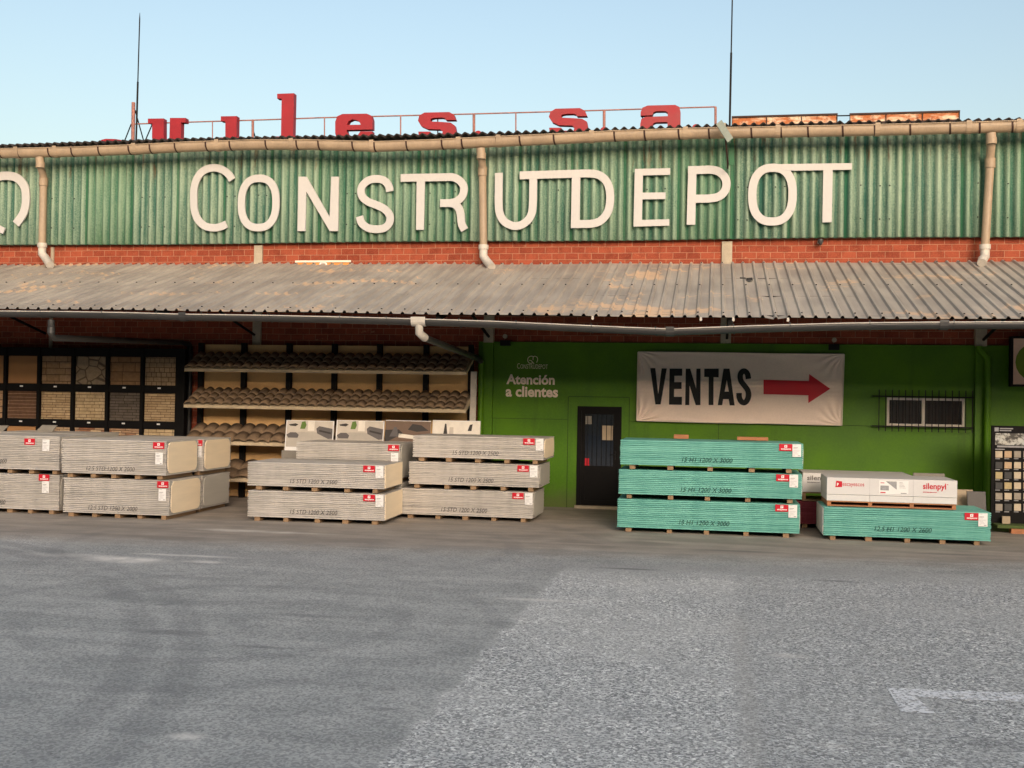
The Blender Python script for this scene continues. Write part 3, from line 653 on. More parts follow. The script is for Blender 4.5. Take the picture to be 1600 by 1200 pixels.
dr = mb.build('drain_pipe', M['green'], can); dr['label'] = 'green painted drain pipe down the right pier'

# ------------------------------------------------------------------ added block, unseen behind the camera, keeps low sky light off the canopy wall
op = thing('low_sky_blocker', 'plain grey block added out of view behind the camera to block low sky', 'warehouse', (0, -24, 0))
mb = MB(); mb.box(-75, 75, -44, -24, 0, 11.6); mb.build('wall', M['concrete'], op)
mb = MB(); mb.box(-75.4, 75.4, -44.4, -23.6, 11.602, 11.9); mb.build('roof', M['roof'], op)
for i in range(9):
    mb = MB(); mb.box(-62 + i * 15, -57 + i * 15, -23.998, -23.9, 0.02, 4.5); mb.build('blocker_panel', M['pvc_grey'], op)

# ------------------------------------------------------------------ facade letters
YL = YC - .115; DL = .035; WL_ = .158
fs_ = thing('facade_sign', 'row of big cream capital letters spelling the shop name across the green cladding', 'sign', (at(800, 310, YL).x, YL, at(800, 310, YL).z))
def letter(parts, name='letter'):
    mb = MB()
    for i, pt in enumerate(parts):
        Y = YL - .003 * i
        if pt[0] == 'p': mb.prism(xz(pt[1], Y), Y, DL, [xz(h, Y) for h in pt[2:]])
        elif pt[0] == 'r':
            c = smooth(pt[1], 7, pt[3] if len(pt) > 3 else False); mb.ribbon(xz(c, Y), pt[2] if len(pt) > 2 else WL_, Y, DL, pt[3] if len(pt) > 3 else False)
        elif pt[0] == 'o':
            _, cx, cy, rx, ry = pt; n = 56; pp = []
            for k in range(n):
                a = 2 * math.pi * k / n; ca, sa = math.cos(a), math.sin(a)
                pp.append((cx + rx * math.copysign(abs(ca) ** .82, ca) - .02 * ry * sa, cy + ry * math.copysign(abs(sa) ** .82, sa)))
            mb.ribbon(xz(pp, Y), WL_, Y, DL, True)
    return mb
ls = [
 [('r', [(362.5, 281), (357, 272.5), (347, 265), (333, 262), (318, 266.5), (308, 278), (303, 294), (302.5, 312), (303.5, 328), (309, 343), (320, 353), (334, 355.8), (345, 354), (353.5, 350)])],
 [('o', 404, 317, 27, 38.5)],
 [('p', [(466.4, 276), (479, 276), (515, 339), (517.5, 276), (529.5, 276), (528.2, 361), (515, 361), (478.4, 299), (477, 361), (464.7, 361)])],
 [('r', [(609, 299), (607, 290), (600, 282), (588, 279.3), (575, 282), (566, 290.5), (563.8, 300), (567, 308.5), (576, 315.5), (590, 321), (602, 327.5), (609, 337.5), (608, 348.5), (600.5, 356), (588, 358), (575, 356), (565, 348.5), (561.5, 338)])],
 [('p', [(651, 281), (663.8, 281), (662.2, 359), (650, 359)]), ('r', [(626, 278), (645, 277.6), (670, 277.2), (695, 276.7), (708, 277), (718, 282), (724, 290), (724.5, 299), (721, 308), (713, 314.5), (703, 317), (687.5, 317.2)]), ('r', [(702, 317.3), (710, 319), (716.5, 325), (719.5, 334), (720.5, 345), (722, 352), (726, 359.3)])],
 [('r', [(779.3, 270), (779.2, 290), (779, 318), (781, 334), (788, 346), (802, 352.8), (815, 351), (825.5, 343), (831, 332), (832.5, 318), (833, 296), (833.2, 276)])],
 [('p', [(893.5, 274), (906.6, 274), (905.6, 346), (892.2, 346)]), ('r', [(812, 274), (835, 273.2), (870, 272.2), (900, 271.3), (922, 271), (937, 274), (948, 284), (953, 300), (952.6, 320), (948, 334), (938, 345), (925, 349.3), (908, 349.9), (892, 350.2)])],
 [('p', [(991.9, 263.9), (1047.2, 262.8), (1047, 273), (1004.6, 274), (1003.9, 301), (1040, 300.6), (1040, 310.8), (1003.7, 311.5), (1003, 343.6), (1045.8, 342.5), (1045.8, 352.4), (989.8, 354)])],
 [('p', [(1075.2, 269), (1088.3, 269), (1086.3, 351), (1072.8, 351)]), ('r', [(1075, 265.8), (1095, 265.4), (1110, 265), (1123, 268), (1132.5, 277), (1135.2, 288), (1132, 299), (1123, 307), (1110, 309.8), (1095, 310.3), (1080, 310.6)])],
 [('o', 1207, 304, 31.5, 42)],
 [('p', [(1286.6, 262), (1301.2, 262), (1299.6, 347), (1285, 347.5)]), ('p', [(1208, 256.6), (1250, 255.9), (1331.2, 254.8), (1331.2, 265), (1240, 266.6), (1225, 266)])],
]
for i, l in enumerate(ls):
    o = letter(l).build('letter', M['cream'], fs_)
lg = thing('logo_sign', 'cream round emblem of two linked letters cut off by the left picture edge', 'sign', at(-20, 310, YL))
letter([('r', [(-14, 312), (-12, 296), (-10, 283), (0, 275.5), (17, 275), (29, 280), (37.5, 291), (40, 305), (39.5, 320), (35, 335), (24.5, 350)], .185)]).build('emblem_arc', M['cream'], lg)
letter([('o', -48, 312, 34, 37), ('r', [(-70, 330), (-50, 332), (-25, 345), (6, 361)], .14)]).build('emblem_ring', M['cream'], lg)
# ------------------------------------------------------------------ rooftop sign
YR = 24.0; DR = .16
rs = thing('rooftop_sign', 'row of fat red lowercase letters on a thin rusty rail on the roof', 'sign', at(700, 205, YR))
red_letters = [
 ([(231, 185.3), (255.7, 185), (255.7, 217.3), (264.5, 217.3), (265.5, 184.2), (290, 184.2), (290, 191.4), (283, 191.4), (282.5, 216.3), (289, 216.3), (289, 228), (250, 230), (240, 226), (237.5, 215), (237.7, 193), (231, 192.3)],),
 ([(345, 181.7), (370, 181.3), (369.5, 214), (376, 214), (376, 226), (344, 226), (344, 214.6), (352, 214.6), (352, 189.5), (345, 189.5)],),
 ([(433, 146.5), (459.4, 145.6), (458, 212.3), (463.8, 212.3), (463.8, 224), (431, 224), (431, 213), (439, 213), (440, 154), (433, 154)],),
 ([(582, 202.2), (541.5, 203), (542, 207), (546, 211.5), (553, 213), (559, 211), (563, 205.3), (582, 205.2), (581.5, 216), (575, 222), (535, 222), (526, 217), (523.7, 208), (523.7, 190), (527, 181.5), (535, 178), (573, 177.5), (580, 180.5), (582, 187)], [(541.5, 195.2), (545, 189), (551, 186.3), (557, 187.5), (562, 191), (563.5, 194.8)]),
 ([(712, 187.3), (696.5, 187.5), (695, 184.8), (690, 183.6), (678, 184.0), (673.5, 185.2), (672, 187.2), (674, 189.8), (690, 190.5), (704, 191.5), (710.5, 196), (712.3, 205), (709, 218), (655, 220), (653.5, 205.5), (672, 205.5), (674.5, 210), (690, 210), (691.8, 206), (688, 202.2), (668, 201.5), (658, 197), (653, 188.5), (655, 180.5), (663, 175.8), (702, 175), (709, 179)],),
 ([(917.5, 181.3), (901.5, 181.5), (900, 178.8), (895, 177.6), (883, 178.0), (878, 179.2), (876.5, 181.2), (878.5, 183.8), (895, 184.5), (909.5, 185.5), (917, 190), (918.6, 199), (915, 212), (859.5, 214), (858, 199.5), (877, 199.5), (879.5, 204), (896, 204), (897.8, 200), (894, 196.2), (873, 195.5), (863, 191), (857.5, 182.5), (860, 174.5), (868, 169.8), (906, 168.8), (914, 173)],),
 ([(1000.8, 180.6), (1001, 175), (1004, 168), (1012, 164.8), (1055, 163.8), (1061.5, 167), (1063.2, 174), (1063, 212), (1004, 214), (1000.3, 205), (1000.3, 194), (1002, 186), (1008.7, 182.5), (1043.4, 181.4), (1043.2, 176), (1039.7, 173.5), (1024.7, 173.7), (1021, 175.5), (1019.2, 179.9)], [(1019.6, 197), (1020.5, 193), (1024.7, 191), (1043, 190.6), (1043, 203), (1024.7, 203)]),
]
for L in red_letters:
    mb = MB(); mb.prism(xz(L[0], YR), YR, DR, [xz(h, YR) for h in L[1:]]); mb.build('letter', M['red'], rs)
def disc(cx, cy, r, Y, n=20): return [(at(cx, cy, Y).x + r * math.cos(2 * math.pi * k / n), at(cx, cy, Y).z + r * math.sin(2 * math.pi * k / n)) for k in range(n)]
for cx, cy in ((747, 210), (943.5, 204.5), (1087.5, 200)):
    mb = MB(); mb.prism(disc(cx, cy, .085, YR), YR, DR); mb.build('full_stop', M['red'], rs)
mb = MB(); mb.prism(xz([(157, 222), (158, 218.5), (165, 216.8), (180, 217.2), (195, 219.5), (200, 224)], YR), YR, DR); mb.build('letter', M['red'], rs)
YRA = YR + .2
rail = [(205, 194), (290, 191), (420, 187), (500, 184), (620, 181), (740, 178), (900, 173.5), (1118, 167)]
mb = MB(); mb.tube([at(*p, YRA) for p in rail], .016, 6); mb.build('rail', M['rail'], rs)
for (x0, y0, y1, r, dx) in ((208.5, 160, 222, .042, -1), (332, 189, 222, .012, 0), (395, 187, 220, .03, 0), (507, 183, 220, .014, 0), (626, 181, 218, .016, 0), (740.5, 178, 216, .032, 0), (806, 176, 214, .016, 0), (944, 172.5, 210, .034, 0), (1118, 167, 204, .03, 0), (684, 179, 216, .014, 0), (1004, 171, 208, .014, 0)):
    mb = MB(); mb.tube([at(x0, y0, YRA), at(x0 + dx, y1 + 6, YRA)], r, 6); mb.build('post', M['rail'], rs)
for (a, b_) in (((205, 194), (194, 222)), ((211, 172), (225, 222)), ((238, 194), (226, 222)), ((396, 205), (400, 218))):
    mb = MB(); mb.tube([at(*a, YRA), at(*b_, YRA + .3)], .014, 6); mb.build('brace', M['steel'], rs)
# masts
for (a, b_, lab) in (((217, 30), (212.5, 226), 'thin metal mast rising behind the gutter beside the leftmost red roof letter'), ((1143.5, -40), (1140, 205), 'taller thin metal mast on the roof just left of the rusty panels')):
    p0, p1 = at(*b_, 23.7), at(*a, 23.7); p1.x += .02
    t = thing('roof_mast', lab, 'mast', p0); mb = MB(); mb.tube([p0, p0.lerp(p1, .5)], .022, 8); mb.tube([p0.lerp(p1, .5), p1], .014, 8); mb.build('pole', M['steel'], t)
    mb = MB(); mb.box(p0.x - .1, p0.x + .1, p0.y - .1, p0.y + .1, roofz(p0.y) - .04, roofz(p0.y) + .06); mb.tube([p1, p1 + Vector((0, 0, .15))], [.014, .004], 6); mb.build('foot_plate', M['steel'], t)
# rusty panels
for (x0, y0, x1, y1, lab) in ((1144, 181.5, 1308, 177, 'rusty white sign panel on the roof beside the thin mast'), (1328, 177, 1499, 172.3, 'rusty orange sign panel on the roof, the one further from the mast')):
    a, b_ = at(x0, y0, YR), at(x1, y1, YR)
    t = thing('roof_panel', lab, 'panel', (a.x, YR, roofz(YR)), group='rusty panels on the roof')
    mb = MB(); mb.box(a.x, b_.x, YR, YR + .03, roofz(YR) + .02, a.z - .02); mb.build('sheet', M['rust'], t)
    mb = MB()
    for zz in (a.z - .02, roofz(YR) + .25): mb.box(a.x - .01, b_.x + .01, YR - .03, YR - .002, zz - .02, zz + .015)
    for k in range(4): xx = a.x + (b_.x - a.x) * k / 3; mb.box(xx - .008, xx + .008, YR - .028, YR - .003, roofz(YR), a.z - .035)
    mb.build('panel_frame', M['bracket'], t)
mb = MB(); mb.tube([at(1306, 181, YR + .05), at(1330, 180.5, YR + .05)], .014, 6); tag(mb.build('link_bar', M['steel']), 'thin dark bar joining the two rusty roof panels', 'bar')
# flood lamp on a pole over the upper gutter
p0, p1 = at(1137, 261, 21.95), at(1133.5, 214, 21.45)
t = thing('floodlight', 'pale flat floodlight on a bent pole above the roof gutter', 'lamp', p0)
mb = MB(); mb.tube([p0 + Vector((0, .1, 0)), p0 + Vector((0, -.22, .0)), p0.lerp(p1, .4) + Vector((0, -.15, 0)), p1], .016, 8); mb.build('pole', M['bracket'], t)
c = at(1132, 205, 21.35); mb = MB(); w = Vector((.11, .06, -.16)); h = Vector((.05, .02, .045)); d = Vector((.02, -.12, -.01))
mb.hexa([c - w - h - d * .15, c + w - h - d * .15, c + w - h + d * .15, c - w - h + d * .15, c - w + h - d * .15, c + w + h - d * .15, c + w + h + d * .15, c - w + h + d * .15]); mb.build('lamp_head', simple('dull_lamp_glass', (120, 130, 124), .35, .2), t)
mb = MB(); mb.box(c.x - .02, c.x + .02, c.y, c.y + .06, c.z - .04, c.z + .16); mb.build('mount', M['concrete'], t)
# camera on the brick strip
c = at(1282, 378, 22.25); t = thing('security_camera', 'small dome camera on the brick strip right of the cream letters', 'camera', c)
mb = MB(); mb.box(c.x - .05, c.x + .05, 22.28, 22.395, c.z - .02, c.z + .03); mb.build('wall_bracket', M['pvc_pale'], t)
mb = MB(); mb.tube([(c.x, 22.24, c.z + .05), (c.x, 22.24, c.z), (c.x, 22.24, c.z - .06)], [.05, .055, .02], 12); mb.build('dome', M['pvc_grey'], t)
# wall lamps under the canopy
for px, py, lab in ((790, 528, 'small wall floodlight under the canopy above the customer service lettering'), (1303, 534, 'small wall floodlight under the canopy above the right corner of the banner')):
    c = at(px, py, 22.2); t = thing('wall_lamp', lab, 'lamp', c, group='floodlights under the canopy')
    mb = MB(); mb.box(c.x - .03, c.x + .03, c.y, 22.395, c.z - .12, c.z - .06); mb.box(c.x - .1, c.x + .1, c.y - .06, c.y + .02, c.z - .16, c.z - .05); mb.build('housing', M['steel'], t)
    mb = MB(); mb.tube([(c.x, c.y - .09, c.z + .03), (c.x, c.y - .02, c.z + .03)], .045, 12); mb.build('lens', M['concrete'], t)

# orange notice half hidden behind the canopy top
a, b_ = at(463, 408, 22.3), at(547, 414, 22.3)
t = thing('wall_notice', 'orange notice board on the brick strip half hidden by the canopy', 'sign', (a.x, 22.3, 4.6))
mb = MB(); mb.box(a.x, b_.x, 22.3, 22.33, 4.45, a.z); mb.build('board', simple('orange_board', (206, 140, 74), .7, .15), t)
mb = MB(); mb.box(a.x - .02, b_.x + .02, 22.28, 22.298, a.z - .03, a.z + .01); mb.build('board_frame', M['rope'], t)
mb = MB(); pp = smooth([(500, 414), (501, 411), (505, 410), (509, 411), (510, 414)], 4); mb.ribbon(xz(pp, 22.295), .03, 22.292, .006); mb.build('emblem', M['white'], t)

# ------------------------------------------------------------------ painted lettering on the green wall
YT = YG - .006
wl = thing('wall_lettering', 'off-white customer service lettering and emblem on the green wall left of the door', 'lettering', at(830, 600, YT))
mb = MB(); a, b_ = at(791, 600.8, YT), at(867, 585.5, YT); text(mb, 'Atención', a.x, b_.x, a.z + .005, b_.z, YT, .034); a, b_ = at(790, 619.8, YT), at(872, 604, YT); text(mb, 'a clientes', a.x, b_.x, a.z, b_.z, YT, .034)
mb.build('lettering', simple('cream_lettering', (246, 228, 208), .6, .06), wl)
mb = MB(); a, b_ = at(808, 576, YT), at(856, 569.5, YT); text(mb, 'C', a.x, a.x + .055, a.z, b_.z + .02, YT, .0); text(mb, 'ONSTRUDEPOT', a.x + .065, b_.x, a.z, b_.z, YT, .0)
for pp in ([(834, 558), (832.5, 556.8), (829, 556.6), (825.5, 559), (824.6, 563), (826.5, 567), (830, 567.6), (833, 566.5)], [(827, 563), (830, 563.5), (834.5, 568.5)], [(833, 562.5), (833.2, 558), (836, 556.6), (839.3, 558.5), (840, 562.5), (838.4, 566.5)]):
    mb.ribbon(xz(smooth(pp, 4), YT), .014, YT - .003, .003)
mb.build('small_emblem', simple('pale_emblem', (226, 218, 186), .6, .06), wl)

# ------------------------------------------------------------------ banner
YB = YG - .09
bn = thing('banner', 'white vinyl sales banner with black capitals and a red arrow pointing right', 'banner', at(1156, 606, YB))
c00, c10, c11, c01 = [at(*p, YB) for p in ((995, 657), (1315, 664.5), (1319, 553.5), (997, 550))]
mb = MB(); nu, nv = 230, 96; vs = []
def crease(u, v):
    x, z = u * 4.05, v * 1.42; d = 0
    for cu, cv, s in ((0, 0, 1), (0, 1, 1), (1, 1, .7), (1, 0, .5)):
        dx, dz = abs(x - cu * 4.05), abs(z - cv * 1.42); r = math.hypot(dx, dz); a = math.atan2(dz, dx + 1e-6)
        d += s * .05 * (r / .3) * math.exp(-(r / .34) ** 2) * math.sin(a * 17 + 1.3 * math.sin(r * 9))
    e = min(z, 1.42 - z, x, 4.05 - x)
    d += .016 * math.exp(-(e / .07) ** 2) * math.sin(x * 5 + z * 7)
    d += .006 * math.exp(-((z - .72) / .22) ** 2) * math.sin(z * 80 + .9 * math.sin(x * 2)) * (1 if .5 < x < 2.6 else .4)
    return d
for i in range(nu + 1):
    for j in range(nv + 1):
        u, v = i / nu, j / nv
        p = (c00.lerp(c10, u)).lerp(c01.lerp(c11, u), v); vs.append((p.x, YB + crease(u, v), p.z + (.012 * math.sin(u * 9) * (1 - v) if v < .05 else 0)))
m_ = nv + 1
mb.add(vs, [(i * m_ + j, (i + 1) * m_ + j, (i + 1) * m_ + j + 1, i * m_ + j + 1) for i in range(nu) for j in range(nv)], 0, True)
bo = mb.build('banner_sheet', M['banner'], bn)
mb = MB(); pr = [c00, c10, c11, c01, c00]
for a, b_ in zip(pr[:-1], pr[1:]): mb.tube([a + Vector((0, -.004, 0)), a.lerp(b_, .33) + Vector((0, -.008, -.006)), a.lerp(b_, .66) + Vector((0, -.008, .004)), b_ + Vector((0, -.004, 0))], .013, 6)
mb.build('banner_hem', M['rope'], bn)
YP = YB - .016
VP = [
 ([(1016, 575.2), (1023.8, 575.2), (1028.5, 615.6), (1033.8, 575.6), (1041.9, 575.6), (1032.2, 631.9), (1024, 631.9)],),
 ([(1046.2, 575.9), (1066, 575.9), (1065.9, 587.2), (1053.7, 587.2), (1053.7, 597), (1065, 597), (1065, 607.8), (1053.4, 607.8), (1053.1, 620), (1065.6, 620), (1065.4, 632.5), (1045.2, 632.2)],),
 ([(1071.5, 576), (1078.5, 576), (1087.7, 607), (1088.1, 576), (1094.6, 576), (1094.4, 633), (1087.1, 633), (1077.5, 602.5), (1077, 633), (1070.6, 633)],),
 ([(1100.4, 576), (1123.1, 576), (1122.9, 589.6), (1115, 589.4), (1114.7, 632.9), (1107.2, 632.9), (1107.5, 589.2), (1100.4, 589)],),
 ([(1130.6, 576), (1140, 576), (1147.9, 633.5), (1140.2, 633.5), (1138.5, 623.7), (1130, 623.7), (1128.4, 633.1), (1121.5, 633.1)], [(1135.6, 593.7), (1138.7, 611.9), (1132.3, 611.9)]),
]
for L in VP:
    mb = MB(); mb.prism(xz(L[0], YP), YP, .003, [xz(h, YP) for h in L[1:]]); mb.build('letter', M['black_print'], bn)
mb = MB(); sp = smooth([(1169.4, 592), (1168, 584.5), (1164, 580), (1159.3, 581), (1156.6, 587), (1158, 595.5), (1163.6, 603), (1168.4, 610), (1169.6, 618), (1167, 626), (1162.5, 629.3), (1158, 627), (1155.2, 621), (1154.8, 614)], 6)
mb.ribbon(xz(sp, YP), [.105] * len(sp), YP, .003); mb.build('letter', M['black_print'], bn)
mb = MB(); mb.prism(xz([(1193, 593.4), (1264, 595.4), (1264.4, 584.4), (1297.3, 607.5), (1263, 629.8), (1263, 617.7), (1193, 615.9)], YP), YP, .003); mb.build('arrow', M['red_print'], bn)

# ------------------------------------------------------------------ round emblem sign at the right edge
YS = 22.0; a, b_ = at(1583, 529, YS), at(1690, 602, YS)
t = thing('framed_sign', 'dark framed white sign with a green disc at the right picture edge', 'sign', (a.x, YS, b_.z))
mb = MB(); mb.box(a.x, b_.x, YS, YS + .08, b_.z, a.z); mb.build('sign_face', simple('sign_white', (226, 190, 166), .5, .05), t)
mb = MB()
for p, q_, r_, s_ in ((a.x - .05, a.x, b_.z - .04, a.z + .04), (b_.x, b_.x + .05, b_.z - .04, a.z + .04), (a.x, b_.x, b_.z - .04, b_.z), (a.x, b_.x, a.z, a.z + .04)): mb.box(p, q_, YS - .03, YS + .1, r_, s_)
mb.build('sign_frame', M['black_metal'], t)
mb = MB(); mb.prism(disc(1619, 566, .36, YS), YS - .008, .006); mb.build('disc', simple('olive_disc', (104, 126, 20), .5, .05), t)
mb = MB(); xx = a.x + .6; mb.box(xx, xx + .05, YS + .101, YG, a.z - .3, a.z - .2); mb.build('wall_arm', M['steel'], t)

# ------------------------------------------------------------------ stone sample rack (left)
YK = 21.95
xa, xb = at(12.5, 580, YK).x, at(276, 582, YK).x; pw = (xb - xa) / 5.42; pg = (xb - xa - 5 * pw) / 4
z1a, z1b = at(150, 557, YK).z, at(150, 601, YK).z; zp = z1a - at(150, 612.5, YK).z; ph = z1a - z1b
x_l = xa - 2 * (pw + pg)
rk = thing('sample_rack', 'tall black rack of square stone cladding samples under the canopy', 'rack', (xa, YK, 0))
mb = MB(); top = z1a + .18
cols = [x_l + i * (pw + pg) for i in range(7)]
for i in range(8):
    xx = x_l - pg + i * (pw + pg); w = pg if i < 7 else pg + .14
    mb.box(xx + .003, xx + w - .003, YK - .06, YK + .08, 0, top)
zz = z1a
rowz = []
for r_ in range(4): rowz.append(zz); zz -= zp
for i in range(7):
    for r_ in range(4):
        mb.box(cols[i], cols[i] + pw, YK - .045, YK + .07, max(.02, rowz[r_] - zp + .003), rowz[r_] - ph - .003)
    mb.box(cols[i], cols[i] + pw, YK - .045, YK + .07, z1a + .003, top)
    mb.box(cols[i], cols[i] + pw, YK + .06, YK + .075, .0, z1a)
mb.build('rack_frame', M['black_metal'], rk)
ST = {
 'brown': simple('plain_brown_slab', (158, 118, 78), .8, .08, 2),
 'lines': mat_stone('striped_brown_slats', (112, 74, 48), (126, 84, 56), (190, 150, 112), 3.0, .075),
 'ashlar': mat_stone('tan_ashlar', (176, 132, 84), (196, 152, 104), (84, 60, 38), .30, .14),
 'flag': mat_stone('grey_flagstone', (170, 146, 112), (190, 160, 120), (120, 100, 76), .24, .2, 'flag'),
 'block': mat_stone('orange_block', (168, 120, 72), (182, 132, 82), (92, 66, 40), .28, .2),
 'cobble': mat_stone('small_cobble', (178, 144, 100), (196, 160, 116), (96, 74, 48), .11, .1),
 'ledge': mat_stone('sandy_ledgestone', (200, 162, 108), (222, 186, 132), (118, 88, 56), .22, .055),
 'ledge2': mat_stone('yellow_ledgestone', (214, 180, 124), (230, 198, 142), (140, 108, 70), .18, .07),
 'slate': mat_stone('dark_slate_ledge', (104, 92, 80), (120, 106, 92), (62, 54, 46), .2, .06),
 'mix': mat_stone('red_and_sand_ledge', (176, 104, 66), (226, 190, 140), (130, 94, 62), .24, .05),
}
lay = [['block', 'brown', 'brown', 'ashlar', 'flag', 'block', 'cobble'], ['ledge', 'ashlar', 'lines', 'ledge', 'ledge2', 'slate', 'ledge'], ['mix', 'lines', 'brown', 'mix', 'mix', 'mix', 'ledge2'], ['slate'] * 7]
names = {'brown': 'plain brown stone panel', 'lines': 'brown panel of thin horizontal slats', 'ashlar': 'tan squared stone panel', 'flag': 'crazy paving stone panel', 'block': 'orange block panel', 'cobble': 'small cobble panel', 'ledge': 'sandy ledgestone panel', 'ledge2': 'yellow ledgestone panel', 'slate': 'dark slate panel', 'mix': 'red and sand ledgestone panel'}
for r_ in range(4):
    for i in range(7):
        if i == 0 and r_ != 0 and r_ != 1 and r_ != 2: continue
        k = lay[r_][i]; mb = MB(); zt = rowz[r_]; zb = max(.03, zt - ph)
        mb.box(cols[i] + .012, cols[i] + pw - .012, YK + .0, YK + .05, zb + .006, zt - .006)
        o = mb.build('stone_panel', ST[k], rk); o['label'] = names[k]
        if r_ < 2 and 1 < i:
            mb = MB(); xx = cols[i] + pw * .45; mb.box(xx, xx + .07, YK - .052, YK - .046, zb - .07, zb - .04); mb.build('price_tag', M['paper'], o)

# ------------------------------------------------------------------ roof tile display
YF, YBk = 21.42, 21.95
posts = [313, 380, 450.6, 521.5, 592, 664.7, 735]
X0, X1 = at(287, 633, YF).x, at(728, 642, YF).x
td = thing('tile_display', 'stepped display of brown clay roof tiles on tan panels beside the green wall', 'display', ((X0 + X1) / 2, YBk, 0))
pxs = [at(p, 620, 22.1).x for p in posts]
ztop = at(500, 556, 22.1).z + .25
for i, xx in enumerate(pxs):
    mb = MB(); mb.box(xx - .05, xx + .05, 22.06, 22.16, 0, ztop); mb.build('post', M['black_metal'], td)
    if i:
        mb = MB(); mb.box(pxs[i - 1] + .055, xx - .055, 22.17, 22.2, .02, ztop - .03); mb.build('back_panel', M['tan_panel'], td)
edges = [at(500, 579, YF).z, at(500, 637, YF).z, at(500, 695, YF).z, at(500, 753, YF).z]
def tile_rows(mb, x0, x1, zf, rise, depth, pitch, courses):
    seg = 12; n = int((x1 - x0) / pitch) * seg; pitch = (x1 - x0) / (n / seg)
    for c in range(courses):
        v0, v1 = c / courses, (c + 1) / courses + .04
        vs = []
        for i in range(n + 1):
            x = x0 + (x1 - x0) * i / n; ph_ = (x - x0) / pitch
            tid = int(ph_) * 13 + c * 7; jit = ((tid * 2654435761) % 1000) / 1000 - .5
            fr_ = ph_ % 1.0
            w = .062 * abs(math.sin(math.pi * fr_)) ** .75 - .004
            for v, lift in ((v0, 0), (v0, .022), (v1, .0)):
                vs.append((x + jit * .012, YF - .03 + depth * v + jit * .015, zf + rise * v + w * (1 if lift or v == v1 else .8) + lift + .02 + jit * .008))
        mb.add(vs, [(i * 3 + j, (i + 1) * 3 + j, (i + 1) * 3 + j + 1, i * 3 + j + 1) for i in range(n) for j in range(2)], 0, True)
for k, ze in enumerate(edges):
    mb = MB(); rise = .30
    x1 = X1 if k < 2 else at(560, 690, YF).x
    x0 = X0 if k < 2 else X0 - .0
    pitch = .2 if k < 2 else (.26 if k == 2 else .34)
    mb.hexa([(x0, YF, ze - .05), (x1, YF, ze - .05), (x1, 22.05, ze + rise - .06), (x0, 22.05, ze + rise - .06), (x0, YF, ze + .01), (x1, YF, ze + .01), (x1, 22.05, ze + rise), (x0, 22.05, ze + rise)])
    sh = mb.build('shelf', M['shelf_edge'], td)
    mb = MB(); tile_rows(mb, x0 + .02, x1 - .04, ze, rise, .55, pitch, 3 if k < 2 else 2)
    tl = mb.build('roof_tiles', M['tile'], sh); so = tl.modifiers.new('thickness', 'SOLIDIFY'); so.thickness = .014
# white plank leaning at its right end
mb = MB(); a, b_ = at(734, 580, 21.7), at(742, 690, 21.55)
mb.hexa([(a.x + .04, 21.5, 0), (a.x + .16, 21.5, 0), (a.x + .16, 21.53, 0), (a.x + .04, 21.53, 0), (a.x - .02, 21.9, a.z), (a.x + .1, 21.9, a.z), (a.x + .1, 21.93, a.z), (a.x - .02, 21.93, a.z)])
tag(mb.build('plank', M['soot']), 'dirty white plank leaning between the roof tiles and the green wall', 'plank')

